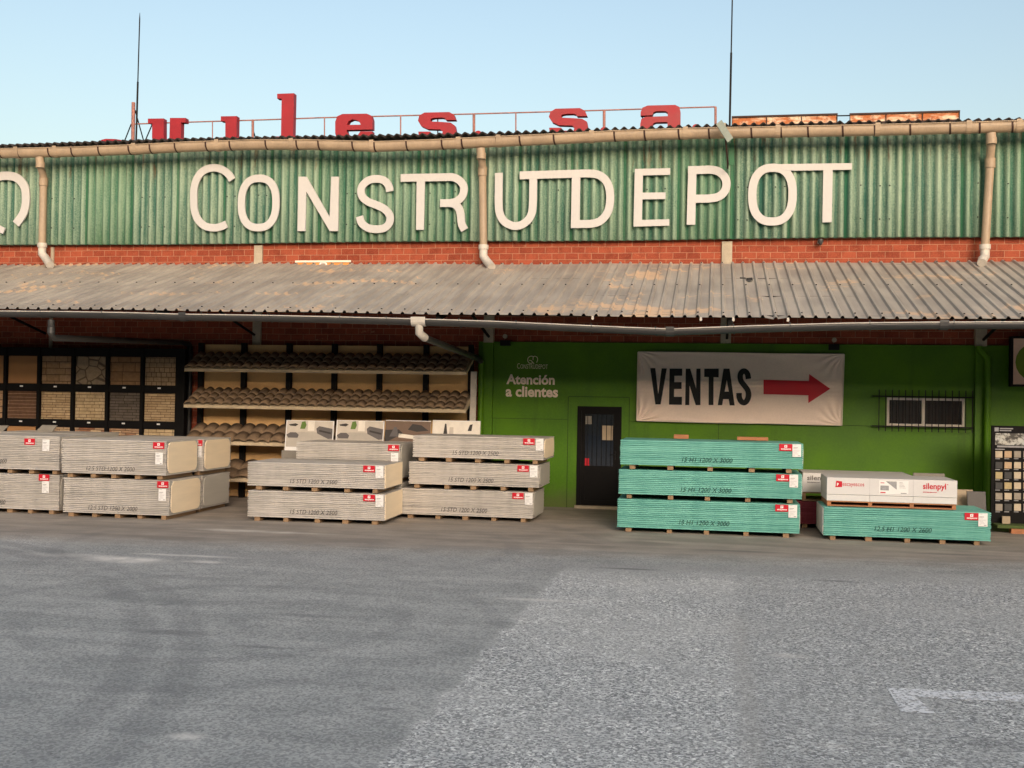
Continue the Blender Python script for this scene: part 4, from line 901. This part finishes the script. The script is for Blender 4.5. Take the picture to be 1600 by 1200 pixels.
# ------------------------------------------------------------------ photo boards behind the plasterboard
YD = 20.9
a, b_ = at(440, 702, YD), at(750, 702, YD)
t = thing('display_plinth', 'long pale grey plinth carrying the printed interior boards', 'plinth', ((a.x + b_.x) / 2, YD + .3, 0))
mb = MB(); mb.box(a.x, b_.x, YD, YD + .45, .06, a.z - .02); mb.build('plinth_body', M['slab_grey'], t); mb = MB(); mb.box(a.x + .05, b_.x - .05, YD + .04, YD + .4, 0, .06); mb.build('plinth_base', M['black_metal'], t)
zpl = a.z - .02
PM = [M['paper']] + [simple('print_' + n, c, .45, .08) for n, c in (('floor', (176, 170, 160)), ('wall', (196, 188, 176)), ('sofa', (96, 92, 92)), ('dark', (58, 54, 52)), ('plant', (96, 124, 56)), ('umber', (112, 92, 78)), ('light', (226, 220, 208)))]
def photo_board(x0, x1, kind, label, group=None):
    xa_, xb_ = at(x0, 680, YD).x, at(x1, 680, YD).x; w = xb_ - xa_; h = at(x0, 656, YD).z - zpl
    t = thing('photo_board', label, 'board', (xa_, YD + .06, zpl), group=group); t.rotation_euler = (R(-8), 0, 0)
    mb = MB(); mb.box(0, w, 0, .02, 0, h); mb.build('board', M['paper'], t, True)
    mb = MB(); P = lambda pts, mi, lv: mb.prism([(u * w, v * h) for u, v in pts], -.001 - .001 * lv, .0005, (), mi)
    if kind == 'living':
        P([(.02, .03), (.98, .03), (.98, .98), (.02, .98)], 2, 0); P([(.02, .12), (.98, .12), (.98, .5), (.62, .62), (.3, .62), (.02, .5)], 1, 1)
        P([(.02, .52), (.1, .6), (.22, .6), (.28, .52), (.26, .42), (.06, .42)], 3, 2); P([(.64, .74), (.7, .82), (.98, .74), (.98, .42), (.9, .4), (.66, .58)], 3, 2)
        P([(.7, .7), (.95, .62), (.95, .56), (.7, .64)], 4, 3); P([(.3, .72), (.33, .95), (.4, .98), (.43, .85), (.4, .72)], 5, 2); P([(.06, .86), (.2, .9), (.26, .86), (.2, .8), (.08, .82)], 4, 2)
        P([(.46, .66), (.6, .66), (.6, .98), (.46, .98)], 7, 2); P([(.02, .03), (.98, .03), (.98, .12), (.02, .12)], 0, 2)
    elif kind == 'dark':
        P([(.0, .02), (1, .02), (1, .98), (.0, .98)], 6, 0); P([(.0, .3), (.4, .6), (.3, .72), (0, .7)], 4, 1); P([(.3, .6), (.95, .5), (.95, .4), (.3, .48)], 7, 1); P([(.5, .72), (.6, .9), (.8, .86), (.96, .7), (.7, .66)], 4, 1); P([(.1, .5), (.2, .8), (.26, .78), (.3, .5)], 3, 2)
    else:
        P([(.0, .02), (1, .02), (1, .98), (.0, .98)], 7, 0); P([(.34, .2), (.46, .2), (.44, .8), (.36, .8)], 2, 1); P([(.22, .45), (.26, .9), (.29, .9), (.33, .45)], 4, 1); P([(.58, .38), (.98, .38), (.98, .56), (.58, .56)], 3, 1); P([(.74, .7), (.78, .88), (.84, .9), (.82, .7)], 4, 2); P([(0, .3), (.3, .3), (.3, .38), (0, .38)], 6, 1)
    mb.build('printed_picture', PM, t, True)
    return t
photo_board(443, 518, 'living', 'leftmost printed board of a grey sofa room, beside the clay tiles', 'printed interior boards')
photo_board(522, 597, 'living', 'printed board of a grey sofa room touching the dark brown room board', 'printed interior boards')
photo_board(599, 670, 'dark', 'printed board of a dark brown room between two pale room boards', 'printed interior boards')
photo_board(673, 748, 'bath', 'printed board of a pale bathroom beside the green wall', 'printed interior boards')

# ------------------------------------------------------------------ plasterboard bundles
def label_red(x, z, parent, s=1.0, y=-.013):
    mb = MB(); w, h = .205 * s, .112 * s; mb.box(x, x + w, y - .002, y, z - h, z); o = mb.build('red_label', M['red_print'], parent, True)
    mb = MB(); cx = x + w * .5; mb.prism([(cx - .022 * s, z - .062 * s), (cx + .022 * s, z - .058 * s), (cx + .022 * s, z - .014 * s), (cx - .022 * s, z - .018 * s)], y - .004, .001)
    text(mb, 'escayescos', x + w * .14, x + w * .9, z - .1 * s, z - .072 * s, y - .004, .03); mb.build('label_print', M['white'], o, True)
    mb = MB(); mb.prism([(cx - .006 * s, z - .05 * s), (cx + .001 * s, z - .05 * s), (cx + .001 * s, z - .04 * s), (cx + .01 * s, z - .036 * s), (cx + .01 * s, z - .026 * s), (cx - .006 * s, z - .028 * s)], y - .006, .001); mb.build('label_emblem', M['red_print'], o, True)
def label_white(x, z, parent, y=-.013):
    mb = MB(); w, h = .135, .205; mb.box(x, x + w, y - .002, y, z - h, z); o = mb.build('data_sheet', M['paper'], parent, True)
    mb = MB()
    for k, (u0, u1, v, hh) in enumerate(((.1, .45, .93, .02), (.1, .62, .70, .045), (.1, .5, .63, .02), (.1, .9, .5, .012), (.1, .8, .44, .012), (.12, .5, .36, .012), (.2, .6, .3, .012), (.1, .7, .22, .012), (.1, .3, .12, .02), (.62, .88, .07, .05))):
        mb.box(x + u0 * w, x + u1 * w, y - .0035, y - .0025, z - h + v * h, z - h + (v + hh) * h)
    mb.build('sheet_print', M['ink_faint'], o, True)
def bundle(name, lab, cat, x, y, z, L, D, h, mat, core, size=None, ink='ink', red=None, white=None, rot=0.0, lay=.032, group=None, txt=(.32, .66, .055), end_round=True, skids=5, skh=.075, left_end=False):
    t = thing(name, lab, cat, (x, y, z), rot, group)
    n = max(3, int(round(h / lay))); lh = h / n; mb = MB()
    for i in range(n):
        j1, j2 = random.uniform(-.003, .003), random.uniform(-.004, .004)
        z0, z1 = skh + i * lh, skh + (i + 1) * lh; gp_ = .010
        if random.random() < .12: j1 -= random.uniform(.003, .009)
        if random.random() < .15: j2 += random.uniform(-.010, .004)
        x0_, x1_ = j2, L + j2; y0_ = j1
        e = .003
        # rounded board edge: two facets in front
        vs = [(x0_, y0_ + e, z0), (x1_, y0_ + e, z0), (x1_, D + j1, z0), (x0_, D + j1, z0), (x0_, y0_, z0 + e), (x1_, y0_, z0 + e), (x0_, y0_, z1 - gp_ - e), (x1_, y0_, z1 - gp_ - e), (x0_, y0_ + e, z1 - gp_), (x1_, y0_ + e, z1 - gp_), (x1_, D + j1, z1 - gp_), (x0_, D + j1, z1 - gp_)]
        mb.add(vs, [(0, 3, 2, 1), (0, 1, 5, 4), (4, 5, 7, 6), (6, 7, 9, 8), (8, 9, 10, 11), (1, 2, 10, 9, 7, 5), (0, 4, 6, 8, 11, 3), (2, 3, 11, 10)])
    mb.box(.02, L - .012, .02, D - .012, skh + .002, skh + h - .020)
    mb.build('board_pile', mat, t, True)
    ends = ([L - .006 + .014] if core is not None else []) 
    def end(xc, sgn):
        mb = MB(); r = .12 if end_round else .02; pts = []; y0_, y1_, z0, z1 = (.05, D - .05, skh + .03, skh + h - .03) if end_round else (.014, D - .014, skh + .012, skh + h - .012)
        for cy, cz, a0 in ((y1_ - r, z1 - r, 0), (y0_ + r, z1 - r, 90), (y0_ + r, z0 + r, 180), (y1_ - r, z0 + r, 270)):
            for k in range(6): a = R(a0 + 90 * k / 5); pts.append((cy + r * math.cos(a), cz + r * math.sin(a)))
        n_ = len(pts); mb.add([(xc, p, q) for p, q in pts] + [(xc - sgn * .02, p, q) for p, q in pts], [tuple(range(n_))] + [(i, (i + 1) % n_, n_ + (i + 1) % n_, n_ + i) for i in range(n_)])
        mb.build('end_face', core, t, True)
    if core is not None: end(L + .008, 1)
    if left_end: end(-.008, -1)
    for k in range(skids):
        u = .07 + (1 - .14) * k / (skids - 1) + random.uniform(-.012, .012); mb = MB(); w = random.uniform(.04, .05)
        mb.box(u * L - w, u * L + w, .03 + random.uniform(-.01, .02), D - .03, 0.002, skh - .001); mb.build('wooden_skid', M['wood'], t, True)
    if size:
        mb = MB(); text(mb, size, txt[0] * L, txt[1] * L, skh + txt[2], skh + txt[2] + .075, -.0125, .002, .22); mb.build('size_marking', M[ink], t, True)
    if red is not None: label_red(red[0] * L, skh + h - red[1], t)
    if white is not None: label_white(white[0] * L, skh + h - white[1], t)
    return t
def X(px, py, Y): return at(px, py, Y).x
def Zt(px, py, Y): return at(px, py, Y).z
GS, GG = 'stacked grey plasterboard bundles', 'stacked green plasterboard bundles'
# left pair, front row
y2 = 17.75; l2x0, l2x1 = X(99.5, 775, y2), X(264, 778, y2); L2 = l2x1 - l2x0
zu = Zt(180, 746, y2) + .005
h2 = .575
zt2 = (Zt(262, 750.5, y2), Zt(261, 689, y2))
hl = zt2[0] - .075
bundle('plasterboard_bundle', 'lower grey bundle marked 2000 with full size text and cream right end', 'board bundle', l2x0, y2, 0, L2, 1.22, hl, M['std'], M['core'], '12.5 STD 1200 X 2000', 'ink', (.885, .02), (.90, .15), .012, group=GS, txt=(.24, .705, .06))
zb = zt2[0] + .002
l3 = X(98, 715, y2)
bundle('plasterboard_bundle', 'upper grey bundle marked 2000 with full size text and cream right end', 'board bundle', l3, y2 - .02, zb, L2 * .985, 1.22, zt2[1] - zb - .075, M['std'], M['core'], '12.5 STD 1200 X 2000', 'ink', (.875, .025), (.90, .20), .012, group=GS, txt=(.24, .705, .055))
# left edge pair
y1 = 17.95; x1r = X(92.5, 770, y1)
bundle('plasterboard_bundle', 'lower grey bundle cut off by the left picture edge', 'board bundle', x1r - L2, y1, 0, L2, 1.2, hl + .02, M['std'], M['core_grey'], '12.5 STD 1200 X 2000', 'ink', (.80, .0), (.835, .12), 0, group=GS, txt=(.04, .475, .075))
bundle('plasterboard_bundle', 'upper grey bundle cut off by the left picture edge', 'board bundle', X(93.5, 710, y1) - L2, y1 - .01, hl + .02 + .077, L2, 1.2, zt2[1] - hl - .172 + .03, M['std'], M['core_grey'], '12.5 STD 1200 X 2000', 'ink', (.655, .055), (.835, .065), 0, group=GS, txt=(.05, .485, .10))
# row behind them
y3 = y2 + 1.32; x3 = X(315, 770, y3)
bundle('plasterboard_bundle', 'lower grey bundle of the back row with a grey right end', 'board bundle', x3 - L2, y3, 0, L2, 1.2, hl - .005, M['std'], M['core_grey'], None, 'ink', (.885, .04), (.92, .17), .012, group=GS)
bundle('plasterboard_bundle', 'upper grey bundle of the back row with a cream right end beside the clay tiles', 'board bundle', X(317, 720, y3) - L2, y3, hl + .072, L2, 1.2, zt2[1] - hl - .155, M['std'], M['core'], None, 'ink', (.885, .02), (.915, .13), .012, group=GS)
x4 = x1r - L2 - .1
bundle('plasterboard_bundle', 'upper grey bundle of the back row at the left picture edge under the stone samples', 'board bundle', x4 - .2, y1 + 1.3, hl + .098, L2, 1.2, zt2[1] - hl - .14, M['std'], M['core_grey'], None, group=GS)
bundle('plasterboard_bundle', 'lower grey bundle of the back row hidden behind the left edge bundles', 'board bundle', x4 - .2, y1 + 1.3, 0, L2, 1.2, hl + .02, M['std'], M['core_grey'], None, group=GS)
# two 2500 tiers
ya = 18.12; ax0, ax1 = X(387, 790, ya), X(599.5, 792, ya); LA = ax1 - ax0
za = Zt(500, 769, ya); zat = Zt(500, 724, ya)
bundle('plasterboard_bundle', 'lower of two grey bundles marked 2500 with a bright cream right end', 'board bundle', ax0, ya, 0, LA, 1.2, za - .075, M['std'], M['core'], '15 STD 1200 X 2500', 'ink', (.845, .02), (.935, .02), .03, group=GS, end_round=False, txt=(.315, .66, .07))
bundle('plasterboard_bundle', 'upper of two grey bundles marked 2500 with a bright cream right end', 'board bundle', ax0 - .01, ya, za + .002, LA, 1.2, zat - za - .075, M['std'], M['core'], '15 STD 1200 X 2500', 'ink', (.845, .02), (.935, .02), .03, group=GS, end_round=False, txt=(.315, .66, .06))
# behind them
yb = 19.45; bx0, bx1 = X(463, 700, yb), X(625.5, 702, yb)
zbt = Zt(540, 691, yb); zbb = Zt(636, 745, yb + .5)
bundle('plasterboard_bundle', 'unmarked grey bundle standing behind and above the pair marked 2500', 'board bundle', bx0, yb, zbb - .075, bx1 - bx0, 1.15, zbt - zbb, M['std'], M['core_grey'], None, 'ink', (.885, .025), (.915, .165), .0, group=GS)
bundle('plasterboard_bundle', 'grey bundle hidden at the bottom behind the pair marked 2500', 'board bundle', bx0, yb, 0, bx1 - bx0, 1.15, zbb - .075 - .078, M['std'], M['core_grey'], None, group=GS)
# three 2500 tiers
yc = 19.4
zc_ = [0, Zt(740, 765.5, yc), Zt(740, 723, yc), Zt(740, 681.5, yc)]
for k, (xl, xr, lab, red, txt) in enumerate(((627.5, 834, 'lowest of three staggered grey bundles marked 2500 left of the door', (.845, .02), (.31, .66, .07)), (639, 843, 'middle of three staggered grey bundles marked 2500 left of the door', (.835, .02), (.31, .655, .06)), (644.6, 849.5, 'topmost of three staggered grey bundles marked 2500 left of the door', (.845, .015), (.31, .66, .06)))):
    a, b_ = X(xl, 740, yc), X(xr, 742, yc)
    bundle('plasterboard_bundle', lab, 'board bundle', a, yc, zc_[k] + (.002 if k else 0), b_ - a, 1.2, zc_[k + 1] - zc_[k] - .077, M['std'], M['core'] if k == 2 else M['core_grey'], '15 STD 1200 X 2500', 'ink', red, (red[0] + .095, .02), -.01, group=GS, txt=txt)
# three green 3000 tiers
yg = 18.55
zg_ = [0, Zt(1108, 783, yg), Zt(1108, 736.5, yg), Zt(1108, 689.5, yg)]
for k, (xl, xr, lab, red, tx) in enumerate(((965, 1250, 'lowest of three green bundles marked 3000 right of the door', .868, (.345, .622, .08)), (966.5, 1253, 'middle of three green bundles marked 3000 right of the door', .861, (.345, .622, .065)), (968, 1253.8, 'topmost of three green bundles marked 3000 right of the door, with timber offcuts on it', .872, (.345, .622, .07)))):
    a, b_ = X(xl, 780, yg), X(xr, 785, yg)
    bundle('plasterboard_bundle', lab, 'board bundle', a, yg, zg_[k] + (.002 if k else 0), b_ - a, 1.2, zg_[k + 1] - zg_[k] - .077, M['h1'], M['core_white'], '15 H1 1200 X 3000', 'ink_green', (red, .015), (red + .071, .015), .0, group=GG, txt=tx)
zt_ = zg_[3]
for (p0, p1, hh, lab) in ((1053, 1076, .07, 'short timber offcut on the green bundles, the left one near the door'), (1152, 1200, .055, 'longer flat timber offcut on the green bundles')):
    a, b_ = X(p0, 686, 19.5), X(p1, 687, 19.5); mb = MB(); mb.box(a, b_, 19.45, 19.62, zt_ + .0, zt_ + hh); tag(mb.build('timber_offcut', M['wood_red'], bevel=.004), lab, 'timber', 'timber offcuts on the green bundles')
# the 2600 bundle
ys = 18.47; sx0, sx1 = X(1287, 815, ys), X(1548, 820, ys)
zs1 = Zt(1420, 796, ys)
bundle('plasterboard_bundle', 'single green bundle marked 2600 under the white cartons', 'board bundle', sx0, ys, 0, sx1 - sx0, 1.2, zs1 - .075, M['h1'], None, '12.5 H1 1200 X 2600', 'ink_green', (.845, .02), (.925, .02), -.006, group=GG, txt=(.31, .652, .10), left_end=False)
o = [q for q in COL.objects if q.name.startswith('plasterboard_bundle')][-1]
mb = MB(); mb.box(-.014, -.002, .02, 1.18, .085, zs1 - .02); mb.build('end_face', M['core_white'], o, True)

# ------------------------------------------------------------------ carton packs
def pallet(t, x0, x1, y0, y1, z0, z1, legs, mat):
    mb = MB(); mb.box(x0, x1, y0, y1, z0, z0 + .018); mb.build('bottom_board', mat, t)
    for k in range(legs):
        xx = x0 + (x1 - x0 - .06) * k / (legs - 1); mb = MB(); mb.box(xx, xx + .06, y0 + .01, y1 - .01, z0 + .019, z1 - .02); mb.build('pallet_leg', mat, t)
    mb = MB(); mb.box(x0, x1, y0, y1, z1 - .019, z1); mb.build('top_board', mat, t)
def flag(mb, x, z, s, Y): mb.prism([(x, z), (x + s, z + s * .06), (x + s, z + s * .94), (x + s * .12, z + s)], Y, .001)
yk = 18.62; kx0, kx1 = X(1292, 760, yk), X(1495.8, 765, yk)
zk1, zk0 = Zt(1394, 748.5, yk), Zt(1394, 775, yk); zkp = zs1 + .003; zk_s = Zt(1394, 784, yk)
t = thing('carton_pack', 'long white carton pack on a low timber pallet on top of the green 2600 bundle', 'carton', ((kx0 + kx1) / 2, yk, zkp), group='white insulation cartons')
pallet(t, kx0 + .01, kx1 - .01, yk + .02, yk + 1.0, zkp, zk_s - .012, 4, M['wood_red'])
mb = MB(); n3 = 3
for k in range(3):
    a, b_ = kx0 + (kx1 - kx0) * k / 3, kx0 + (kx1 - kx0) * (k + 1) / 3
    mb.box(a + .002, b_ - .002, yk + .008, yk + 1.0, zk_s - .01, zk0 - .004)
mb.build('lower_sheets', M['carton'], t)
mb = MB(); mb.box(kx0, kx1, yk, yk + 1.02, zk0, zk1); mb.build('carton_body', M['carton'], t, bevel=.006)
lk = kx1 - kx0; hk = zk1 - zk0
mb = MB(); flag(mb, kx0 + .066 * lk, zk0 + hk * .42, .105, yk - .004); mb.build('print_emblem', M['red_print'], t); mb = MB(); text(mb, 'escayescos', kx0 + .122 * lk, kx0 + .29 * lk, zk0 + hk * .44, zk0 + hk * .68, yk - .004, .0)
mb.build('brand_print', M['red_print'], t); mb = MB()
text(mb, 'silenpyl', kx0 + .74 * lk, kx0 + .915 * lk, zk0 + hk * .36, zk0 + hk * .82, yk - .004, .02); text(mb, 'escayescos', kx0 + .74 * lk, kx0 + .845 * lk, zk0 + hk * .24, zk0 + hk * .31, yk - .004, .03)
mb.tube([(kx0 + .927 * lk, yk - .004, zk0 + hk * .76), (kx0 + .927 * lk, yk - .003, zk0 + hk * .76)], .008, 8)
mb.build('brand_print', M['red_print'], t)
mb = MB(); text(mb, 'P', kx0 + .078 * lk, kx0 + .092 * lk, zk0 + hk * .50, zk0 + hk * .68, yk - .006, .03); mb.build('emblem_letter', M['white'], t)
mb = MB(); mb.box(kx0 + .405 * lk, kx0 + .63 * lk, yk - .003, yk - .001, zk0 + hk * .12, zk0 + hk * .9)
ds = mb.build('data_sheet', M['paper'], t)
mb = MB(); mb.prism([(kx0 + .455 * lk, zk0 + hk * .86), (kx0 + .54 * lk, zk0 + hk * .86), (kx0 + .54 * lk, zk0 + hk * .38)], yk - .005, .001); mb.box(kx0 + .415 * lk, kx0 + .48 * lk, yk - .005, yk - .004, zk0 + hk * .32, zk0 + hk * .6)
for v in (.8, .72, .64, .56, .48): mb.box(kx0 + .56 * lk, kx0 + (.585 + .03 * (v * 10 % 1)) * lk, yk - .005, yk - .004, zk0 + hk * v, zk0 + hk * (v + .02))
mb.box(kx0 + .572 * lk, kx0 + .615 * lk, yk - .005, yk - .004, zk0 + hk * .15, zk0 + hk * .2)
mb.build('sheet_print', M['ink_faint'], ds)
mb = MB(); mb.box(kx0 + .415 * lk, kx0 + .455 * lk, yk - .005, yk - .004, zk0 + hk * .16, zk0 + hk * .22); mb.box(kx0 + .415 * lk, kx0 + .445 * lk, yk - .005, yk - .004, zk0 + hk * .74, zk0 + hk * .78); mb.build('sheet_heading', M['red_print'], ds)
mb = MB()
for u in (1 / 3, 2 / 3): mb.box(kx0 + u * lk - .001, kx0 + u * lk + .001, yk - .0022, yk - .0005, zk0, zk1)
mb.build('carton_seams', M['ink_faint'], t)
# wine red bundle and second carton behind
yp = 20.1; px0, px1 = X(1205, 800, yp), X(1400, 800, yp)
zpt = Zt(1260, 783, yp)
bundle('plasterboard_bundle', 'wine red bundle in the gap between the two green stacks', 'board bundle', px0, yp, 0, px1 - px0, 1.2, zpt - .075, M['pink'], None)
qx0, qx1 = X(1254, 760, yp), X(1425, 755, yp); zq1, zq0 = Zt(1270, 739, yp), Zt(1270, 769, yp)
t = thing('carton_pack', 'white carton pack behind, on the wine red bundle in the gap', 'carton', (qx0, yp, zpt), group='white insulation cartons')
pallet(t, qx0, qx1, yp + .02, yp + 1, zpt + .003, zq0 - .002, 4, M['wood'])
mb = MB(); mb.box(qx0, qx1, yp, yp + 1.0, zq0, zq1); mb.build('carton_body', M['carton'], t, bevel=.006)
mb = MB(); a, b_ = X(1261, 750, yp), X(1297, 750, yp); text(mb, 'silenpyl', a, b_, Zt(1275, 752.5, yp), Zt(1275, 743, yp), yp - .004, .02); text(mb, 'escayescos', a, a + (b_ - a) * .55, Zt(1275, 754, yp) - .012, Zt(1275, 754, yp) + .012, yp - .004, .02)
mb.build('brand_print', M['ink'], t)
# slabs at the right
for (x0, y0, x1, Y, mt, lab, zb_) in ((1427, 739.5, 1476, 21.0, 'slab_grey', 'grey slab leaning on the green wall behind the long white carton', 0), (1492, 765, 1520, 20.9, 'slab_tan', 'tan slab leaning beside the dark slab at the green pier', 0), (1511, 768, 1540, 20.6, 'slab_dark', 'dark grey slab leaning in front of the green pier', 0)):
    a, b_ = X(x0, y0, Y), X(x1, y0, Y); zz = Zt((x0 + x1) / 2, y0, Y)
    mb = MB(); mb.hexa([(a, Y - .15, 0), (b_, Y - .15, 0), (b_, Y - .1, 0), (a, Y - .1, 0), (a, Y, zz), (b_, Y, zz), (b_, Y + .05, zz), (a, Y + .05, zz)])
    tag(mb.build('stone_slab', M[mt], bevel=.004), lab, 'slab', 'slabs leaning by the green wall')
# offcut boards on the left bundles
for (x0, x1, y0, lab) in ((-40, 13.5, 665, 'grey board offcut on the back row at the left picture edge'), (64, 89, 664.5, 'small slanted grey board offcut standing on the left back row')):
    Y = 20.0; a, b_ = X(x0, y0, Y), X(x1, y0, Y); zz = Zt(x1, y0, Y); z0 = zt2[1] + .012
    mb = MB(); mb.hexa([(a - .06, Y - .1, z0), (b_ - .05, Y - .1, z0), (b_ - .05, Y - .07, z0), (a - .06, Y - .07, z0), (a + .03, Y, zz), (b_, Y, zz), (b_, Y + .03, zz), (a + .03, Y + .03, zz)])
    tag(mb.build('board_offcut', M['slab_grey']), lab, 'offcut', 'board offcuts on the left bundles')

# ------------------------------------------------------------------ paving sample stand (right edge)
YN = 20.75; nx0 = X(1549, 740, YN); nx1 = nx0 + 1.45; nz1 = Zt(1555, 665, YN)
t = thing('sample_stand', 'black paving sample stand with rows of small tiles at the right picture edge', 'display stand', (nx0, YN, 0))
mb = MB(); mb.box(nx0, nx1, YN, YN + .06, .12, nz1); mb.build('stand_board', M['black_metal'], t)
mb = MB(); mb.box(nx0 + .02, nx1, YN - .38, YN + .1, .09, .14); mb.build('stand_base', simple('green_felt', (76, 92, 48), .9, .15), t)
for xx in (nx0 + .25, nx1 - .3): mb = MB(); mb.box(xx, xx + .22, YN - .36, YN - .2, 0, .085); mb.build('brick_foot', M['wood_red'], t)
cols_ = [(1555, 1565.6), (1569, 1580), (1584, 1594.5), (1598.5, 1609)]; rows_ = [(704.6, 715), (721.7, 732), (737.4, 748), (753.7, 764), (770, 780.5), (787, 798)]
tc = {'c': simple('cream_paver', (190, 176, 154), .8, .12, 20), 'o': simple('ochre_paver', (186, 160, 130), .8, .12, 20), 'g': simple('grey_paver', (150, 142, 130), .8, .12, 20), 'd': simple('dark_paver', (70, 70, 70), .8, .15, 20), 'y': simple('sand_paver', (176, 160, 122), .8, .12, 20)}
pat = ['cogg', 'doco', 'ydcc', 'dyco', 'gcgc', 'gdcg']
for r_, (ra, rb) in enumerate(rows_):
    for c_, (ca, cb) in enumerate(cols_):
        a, b_ = at(ca, ra, YN), at(cb, rb, YN); mb = MB(); mb.box(a.x, b_.x, YN - .03, YN - .001, b_.z, a.z); mb.build('paver_sample', tc[pat[r_][c_]], t)
mb = MB()
for (xa_, xb_, za_, zb_) in ((1554, 1560.5, 674, 668), (1562, 1583, 670.3, 669), (1562, 1580, 673.5, 672), (1558, 1600, 698.8, 697), (1555, 1570, 702.5, 701.4)):
    a, b_ = at(xa_, za_, YN), at(xb_, zb_, YN); mb.box(a.x, b_.x, YN - .003, YN - .0005, a.z, b_.z)
for (ra, rb) in rows_:
    for (ca, cb) in cols_:
        a, b_ = at(ca, rb + 2.2, YN), at(ca + (cb - ca) * .7, rb + 1.2, YN); mb.box(a.x, b_.x, YN - .003, YN - .0005, a.z, b_.z)
mb.build('stand_lettering', M['ink_faint'], t)
mp, nt, b_s = newmat('garden_print'); p_ = pos(nt, 1, 1, 1.4); n_ = noise(nt, p_, 9, 6, .7)
setb(nt, b_s, mixc(nt, mr(nt, n_, .42, .58), srgb(60, 58, 52), mixc(nt, noise(nt, p_, 4, 3), srgb(198, 186, 160), srgb(170, 186, 196))), .5)
a, b_ = at(1555, 695, YN), at(1625, 678, YN); mb = MB(); mb.box(a.x, b_.x, YN - .006, YN - .001, a.z, b_.z); mb.build('picture_strip', mp, t)
a = atz(1565, 806, .14); mb = MB(); mb.box(nx0 + .16, nx0 + .29, YN - .12, YN - .08, .142, .27); o = mb.build('loose_paver', M['slab_tan']); tag(o, 'loose square paver standing on the base of the black sample stand', 'paver')
